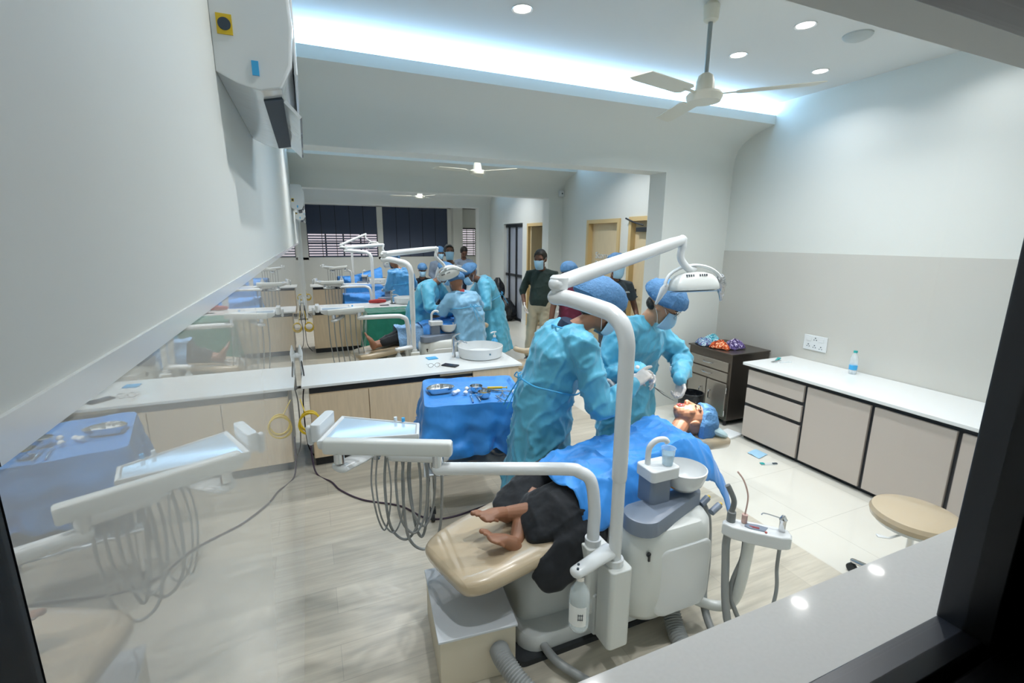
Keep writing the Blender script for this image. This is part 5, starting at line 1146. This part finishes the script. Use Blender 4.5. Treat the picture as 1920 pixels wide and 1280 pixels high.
gowned('person', 'person in blue gown leaning from the right over the second patient', J, (-.75, -.1, -.6), M['skin2'], M['gown'], .2, (.27, .25), vox=.02, bvox=.013, ph=1.5, headup=(-.7, 0, 1), folds=7, shift=(.05, -.02))
J = dict(pel=(2.2, 7.7, .95), chest=(2.17, 7.62, 1.38), head=(2.11, 7.55, 1.63), side=(-.97, .2, 0), sw=.19, elR=(1.9, 7.6, 1.1), elL=(2.45, 7.5, 1.1), wrR=(1.95, 7.4, .95), wrL=(2.35, 7.3, .98), knR=(2.1, 7.7, .5), knL=(2.3, 7.7, .5), anR=(2.1, 7.7, .08), anL=(2.3, 7.7, .08), fd=(0, -1, 0), hR=((.3, -.8, -.3), DN, 1), hL=((-.3, -.8, -.3), DN, -1))
def casual(name, label, J, face, skin, shirt, trm, sleeve=-.35, capped=False, glove=False, masked=True, vox=.012, headup=(0, 0, 1), hk=1.0, belly=0, collar=True, shirt_hem=.1):
    J['belly'] = belly
    root, Mh = human(name, label, J, face, skin, .01, None, headup); g = MB(); torso_cloth(g, J, .02, .02, shirt_hem)
    limb_cloth(g, J, .06, False, sleeve); o = obj('shirt', g, shirt, root); remesh(o, vox, 2, crinkle(.008, 8))
    ch, s = V(J['chest']), V(J['side']).normalized()
    if collar: obj('collar', MB().tube([ch+V((0, 0, .03)), ch+(V(J['head'])-ch)*.28], [(.075, .065), (.066, .06)], 18, side=s, cap=False), shirt, root, solid=.006)
    if capped: cap_part(root, J['head'], Mh, None, .98)
    else: hair_part(root, J['head'], Mh)
    if masked: mask_part(root, J['head'], Mh)
    eyes_part(root, J['head'], Mh)
    if trm: legs_part(root, J, trm, vox=.016)
    for q in 'RL':
        h = J.get('h'+q)
        if h:
            m2 = MB(); hand_mb(m2, J['wr'+q], h[0], h[1], h[2], h[3] if len(h) > 3 else (.4, .45, .5, .55)); gl = obj('glove' if glove else 'hand', m2, M['glove'] if glove else skin, root); remesh(gl, .006, 2)
    return root, Mh
casual('person', 'person with black hair in white shirt and mask behind the group', J, (-.1, -1, .02), M['skin2'], M['whiteshirt'], M['navy'], .9, vox=.02)
J = dict(pel=(3.33, 6.78, .90), chest=(3.36, 6.80, 1.33), head=(3.28, 6.70, 1.545), side=(-.72, .68, 0), sw=.20, hk=1.15, elR=(3.08, 6.92, 1.03), elL=(3.60, 6.66, 1.02), wrR=(3.06, 6.80, .83), wrL=(3.5, 6.45, .86), knR=(3.22, 6.85, .48), knL=(3.4, 6.72, .48), anR=(3.2, 6.9, .09), anL=(3.42, 6.75, .09), fd=(-.7, -.7, 0), hR=((-.05, -.25, -1), (.6, -.3, 0), 1, (.4, .5, .6, .7)), hL=((-.1, -.4, -.9), (-.6, 0, 0), -1))
nearer(J, .94, .06)
casual('person', 'person in dark green shirt, khaki trousers and mask standing by the glass door', J, (-.72, -.62, -.3), M['skin2'], M['shirtgreen'], M['khaki'], .15, glove=True, belly=.03)
J = dict(pel=(3.33, 5.72, .85), chest=(3.30, 5.7, 1.22), head=(3.27, 5.74, 1.43), side=(.98, -.2, 0), sw=.19, elR=(3.56, 5.66, .95), elL=(3.04, 5.74, .95), wrR=(3.5, 5.85, .8), wrL=(3.0, 5.72, .72), knR=(3.42, 5.72, .45), knL=(3.25, 5.72, .45), anR=(3.42, 5.7, .08), anL=(3.24, 5.7, .08), fd=(.2, 1, 0), hR=((0, .3, -1), (-.5, 0, 0), 1), hL=((0, 0, -1), (.5, .2, 0), -1))
nearer(J, .93, .03, -.04); J['hk'] = 1.12
casual('person', 'person in maroon scrubs and blue cap seen from behind, under the lamp arm', J, (.2, .95, -.15), M['skin2'], M['maroon'], M['maroon'], -.45, capped=True, masked=False)
J = dict(pel=(4.0, 5.62, .86), chest=(4.0, 5.6, 1.24), head=(3.97, 5.52, 1.49), side=(-.95, .2, 0), sw=.19, elR=(3.72, 5.6, .98), elL=(4.3-.03, 5.5, .98), wrR=(3.78, 5.4, .82), wrL=(4.2, 5.3, .8), knR=(3.92, 5.65, .46), knL=(4.08, 5.62, .46), anR=(3.9, 5.66, .08), anL=(4.08, 5.64, .08), fd=(-.2, -1, 0), hR=((.2, -.4, -.9), (.5, 0, 0), 1), hL=((-.2, -.4, -.9), (-.5, 0, 0), -1))
nearer(J, .87, -.02); J['hk'] = 1.12; LP = V((4.10*.87-.02, 5.445*.87, 0))
r_, _ = casual('person', 'broad person in charcoal scrubs with cap and mask, in front of the store room door', J, (-.15, -.95, -.25), M['skin2'], M['greyscrub'], M['greyscrub'], -.35, capped=True, belly=.04)
lg = MB()
for i, (w_, z) in enumerate(((.05, 1.14), (.065, 1.128))): lg.box((LP.x, LP.y-.02, H-(H-z)*.87), (w_, .002, .006), -.1)
obj('chest_print', lg, M['paper'], r_)
# second patient
root = thing('person', 'patient on the second chair, bare feet up, dark trousers', 'person', (1.2, 6.0, 0)); D = V((0, 4.12, 0)); mb = MB()
mb.tube([V(p)+D for p in ((1.2, 1.89, .62), (1.5, 1.92, .68), (1.8, 1.95, .76))], [(.15, .1), (.14, .1), (.14, .09)], 18, side=(0, 1, 0), rnd=True)
Mh2 = frame((-.1, 0, 1), (1, 0, -.1)); hc2 = V((2.05, 1.98, .82))+D; mb.tube([V((1.8, 1.95, .76))+D, hc2-Mh2@V((0, .01, .05))], .05, 12, rnd=True); head_mb(mb, hc2, Mh2)
for s in (-1, 1):
    mb.tube([V(p)+D for p in ((1.25, 1.88+.08*s, .61), (1.05, 1.86+.07*s, .62), (.85, 1.83+.05*s, .58), (.68, 1.80+.045*s, .55))], [.08, .06, .045, .034], 12, rnd=True)
    mb.tube([V(p)+D for p in ((1.75, 1.95+.16*s, .74), (1.5, 1.94+.2*s, .68), (1.3, 1.92+.12*s, .72))], [.05, .04, .03], 10, rnd=True)
    foot_mb(mb, V((.665, 1.79+.05*s, .535))+D, (-.5, .02+.1*s, 1), (1, 0, .5), .95, side=-s)
b = obj('body', mb, M['skin'], root); remesh(b, .009, 2)
hair_part(root, hc2, Mh2)
g = MB()
for s in (-1, 1): g.tube([V(p)+D for p in ((1.3, 1.88+.08*s, .63), (1.05, 1.86+.07*s, .63), (.85, 1.83+.06*s, .59), (.78, 1.82+.05*s, .575))], [(.11, .1), (.085, .08), (.07, .06), (.06, .05)], 14, rnd=True)
o = obj('trousers', g, M['blackcloth'], root); remesh(o, .014, 2, crinkle(.008))
def sheet(name, m, x0, x1, y0, y1, zf, drop, label, seed=0, cat='drape'):
    def f(u, v):
        x = x0+(x1-x0)*u; t = (v-.5)*2; y = (y0+y1)/2+(y1-y0)/2*t; r = 1-abs(noise.noise(V((x*7+y*3, y*8, seed))))*2
        return (x, y, zf(x)-.03*t*t-drop*max(0, abs(t)-.55)**1.3+.02*max(0, r)**3+.015*noise.noise(V((x*6, y*6, seed))))
    return tag(obj(name, MB().grid(f, 60, 40), m, solid=.002), label, cat)
pm = mat('patterned_blue_fabric', '7fa6cc', .8, var=(70, .6))
sheet('printed_cloth', pm, .95, 1.28, 5.72, 6.28, lambda x: .74, .6, 'pale blue printed cloth across the knees of the second patient', 2, 'cloth')
sheet('patient_drape', M['drape'], 1.26, 1.95, 5.68, 6.32, lambda x: .76+.16*(x-1.26), .6, 'blue drape over the chest of the second patient', 3)
# third and fourth bays
sheet('patient_drape', M['drape'], .6, 1.85, 9.85, 10.5, lambda x: .72+.16*max(0, x-1.1), .9, 'blue drape spread over the third dental chair', 4)
sheet('patient_drape', M['drape'], .7, 1.9, 13.75, 14.4, lambda x: .78+.3*max(0, x-1.1), .7, 'blue drape spread over the farthest dental chair', 6)
J = dict(pel=(1.60, 8.95, .88), chest=(1.57, 9.0, 1.24), head=(1.47, 9.1, 1.43), side=(.95, .3, 0), sw=.18, elR=(1.84, 9.1, .98), elL=(1.36, 9.05, .95), wrR=(1.85, 9.35, .9), wrL=(1.3, 9.3, .88), knR=(1.7, 8.95, .45), knL=(1.5, 8.95, .45), anR=(1.7, 8.95, .08), anL=(1.5, 8.95, .08), fd=(-.2, 1, 0), hR=((0, 1, 0), DN, 1), hL=((0, 1, 0), DN, -1))
gowned('person', 'person in bright blue gown seen from behind, beyond the second basin', J, (-.3, .9, -.3), M['skin'], M['gown3'], .25, (.27, .22), vox=.022, bvox=.014, ph=2)
J = dict(pel=(2.33, 10.5, .50), chest=(2.30, 10.45, .95), head=(2.28, 10.33, 1.17), side=(-1, 0, 0), sw=.18, elR=(2.06, 10.4, .75), elL=(2.54, 10.4, .75), wrR=(2.15, 10.15, .62), wrL=(2.45, 10.15, .62), knR=(2.22, 10.05, .5), knL=(2.44, 10.05, .5), anR=(2.22, 10.0, .08), anL=(2.44, 10.0, .08), fd=(0, -1, 0), hR=((.4, -.8, 0), DN, 1), hL=((-.4, -.8, 0), DN, -1))
casual('person', 'person in black with cap and mask seated low in the third bay', J, (-.1, -.9, -.4), M['skin2'], M['blackcloth'], M['blackcloth'], .9, capped=True, vox=.02)
stool(2.33, 10.52, .42, 'stool under the seated person in black in the third bay')
J = dict(pel=(3.48, 11.1, .92), chest=(3.45, 11.05, 1.33), head=(3.42, 10.93, 1.54), side=(-.95, -.1, 0), sw=.19, elR=(3.22, 11.0, 1.05), elL=(3.7, 10.95, 1.05), wrR=(3.35, 10.8, .98), wrL=(3.58, 10.75, .95), knR=(3.4, 11.1, .48), knL=(3.58, 11.1, .48), anR=(3.4, 11.1, .08), anL=(3.58, 11.1, .08), fd=(0, -1, 0), hR=((.4, -.8, -.3), DN, 1), hL=((-.4, -.8, -.3), DN, -1))
casual('person', 'bald-looking person in grey checked shirt looking down at his hands near the small bright window', J, (0, -.75, -.65), M['skin2'], M['checked'], M['navy'], .9, masked=False, vox=.02)
J = dict(pel=(2.86, 11.05, .9), chest=(2.85, 11.0, 1.3), head=(2.84, 10.92, 1.52), side=(-.95, .1, 0), sw=.18, elR=(2.62, 11.0, 1.02), elL=(3.08, 10.95, 1.02), wrR=(2.7, 10.8, .9), wrL=(3.0, 10.8, .9), knR=(2.8, 11.1, .48), knL=(2.95, 11.1, .48), anR=(2.8, 11.1, .08), anL=(2.95, 11.1, .08), fd=(0, -1, 0), hR=((.4, -.8, -.3), DN, 1), hL=((-.4, -.8, -.3), DN, -1))
casual('person', 'person in blue-grey top and blue cap behind the black-haired person', J, (.1, -.9, -.3), M['skin'], M['checked'], M['navy'], .9, capped=True, masked=True, vox=.02)
bpy.context.view_layer.update()
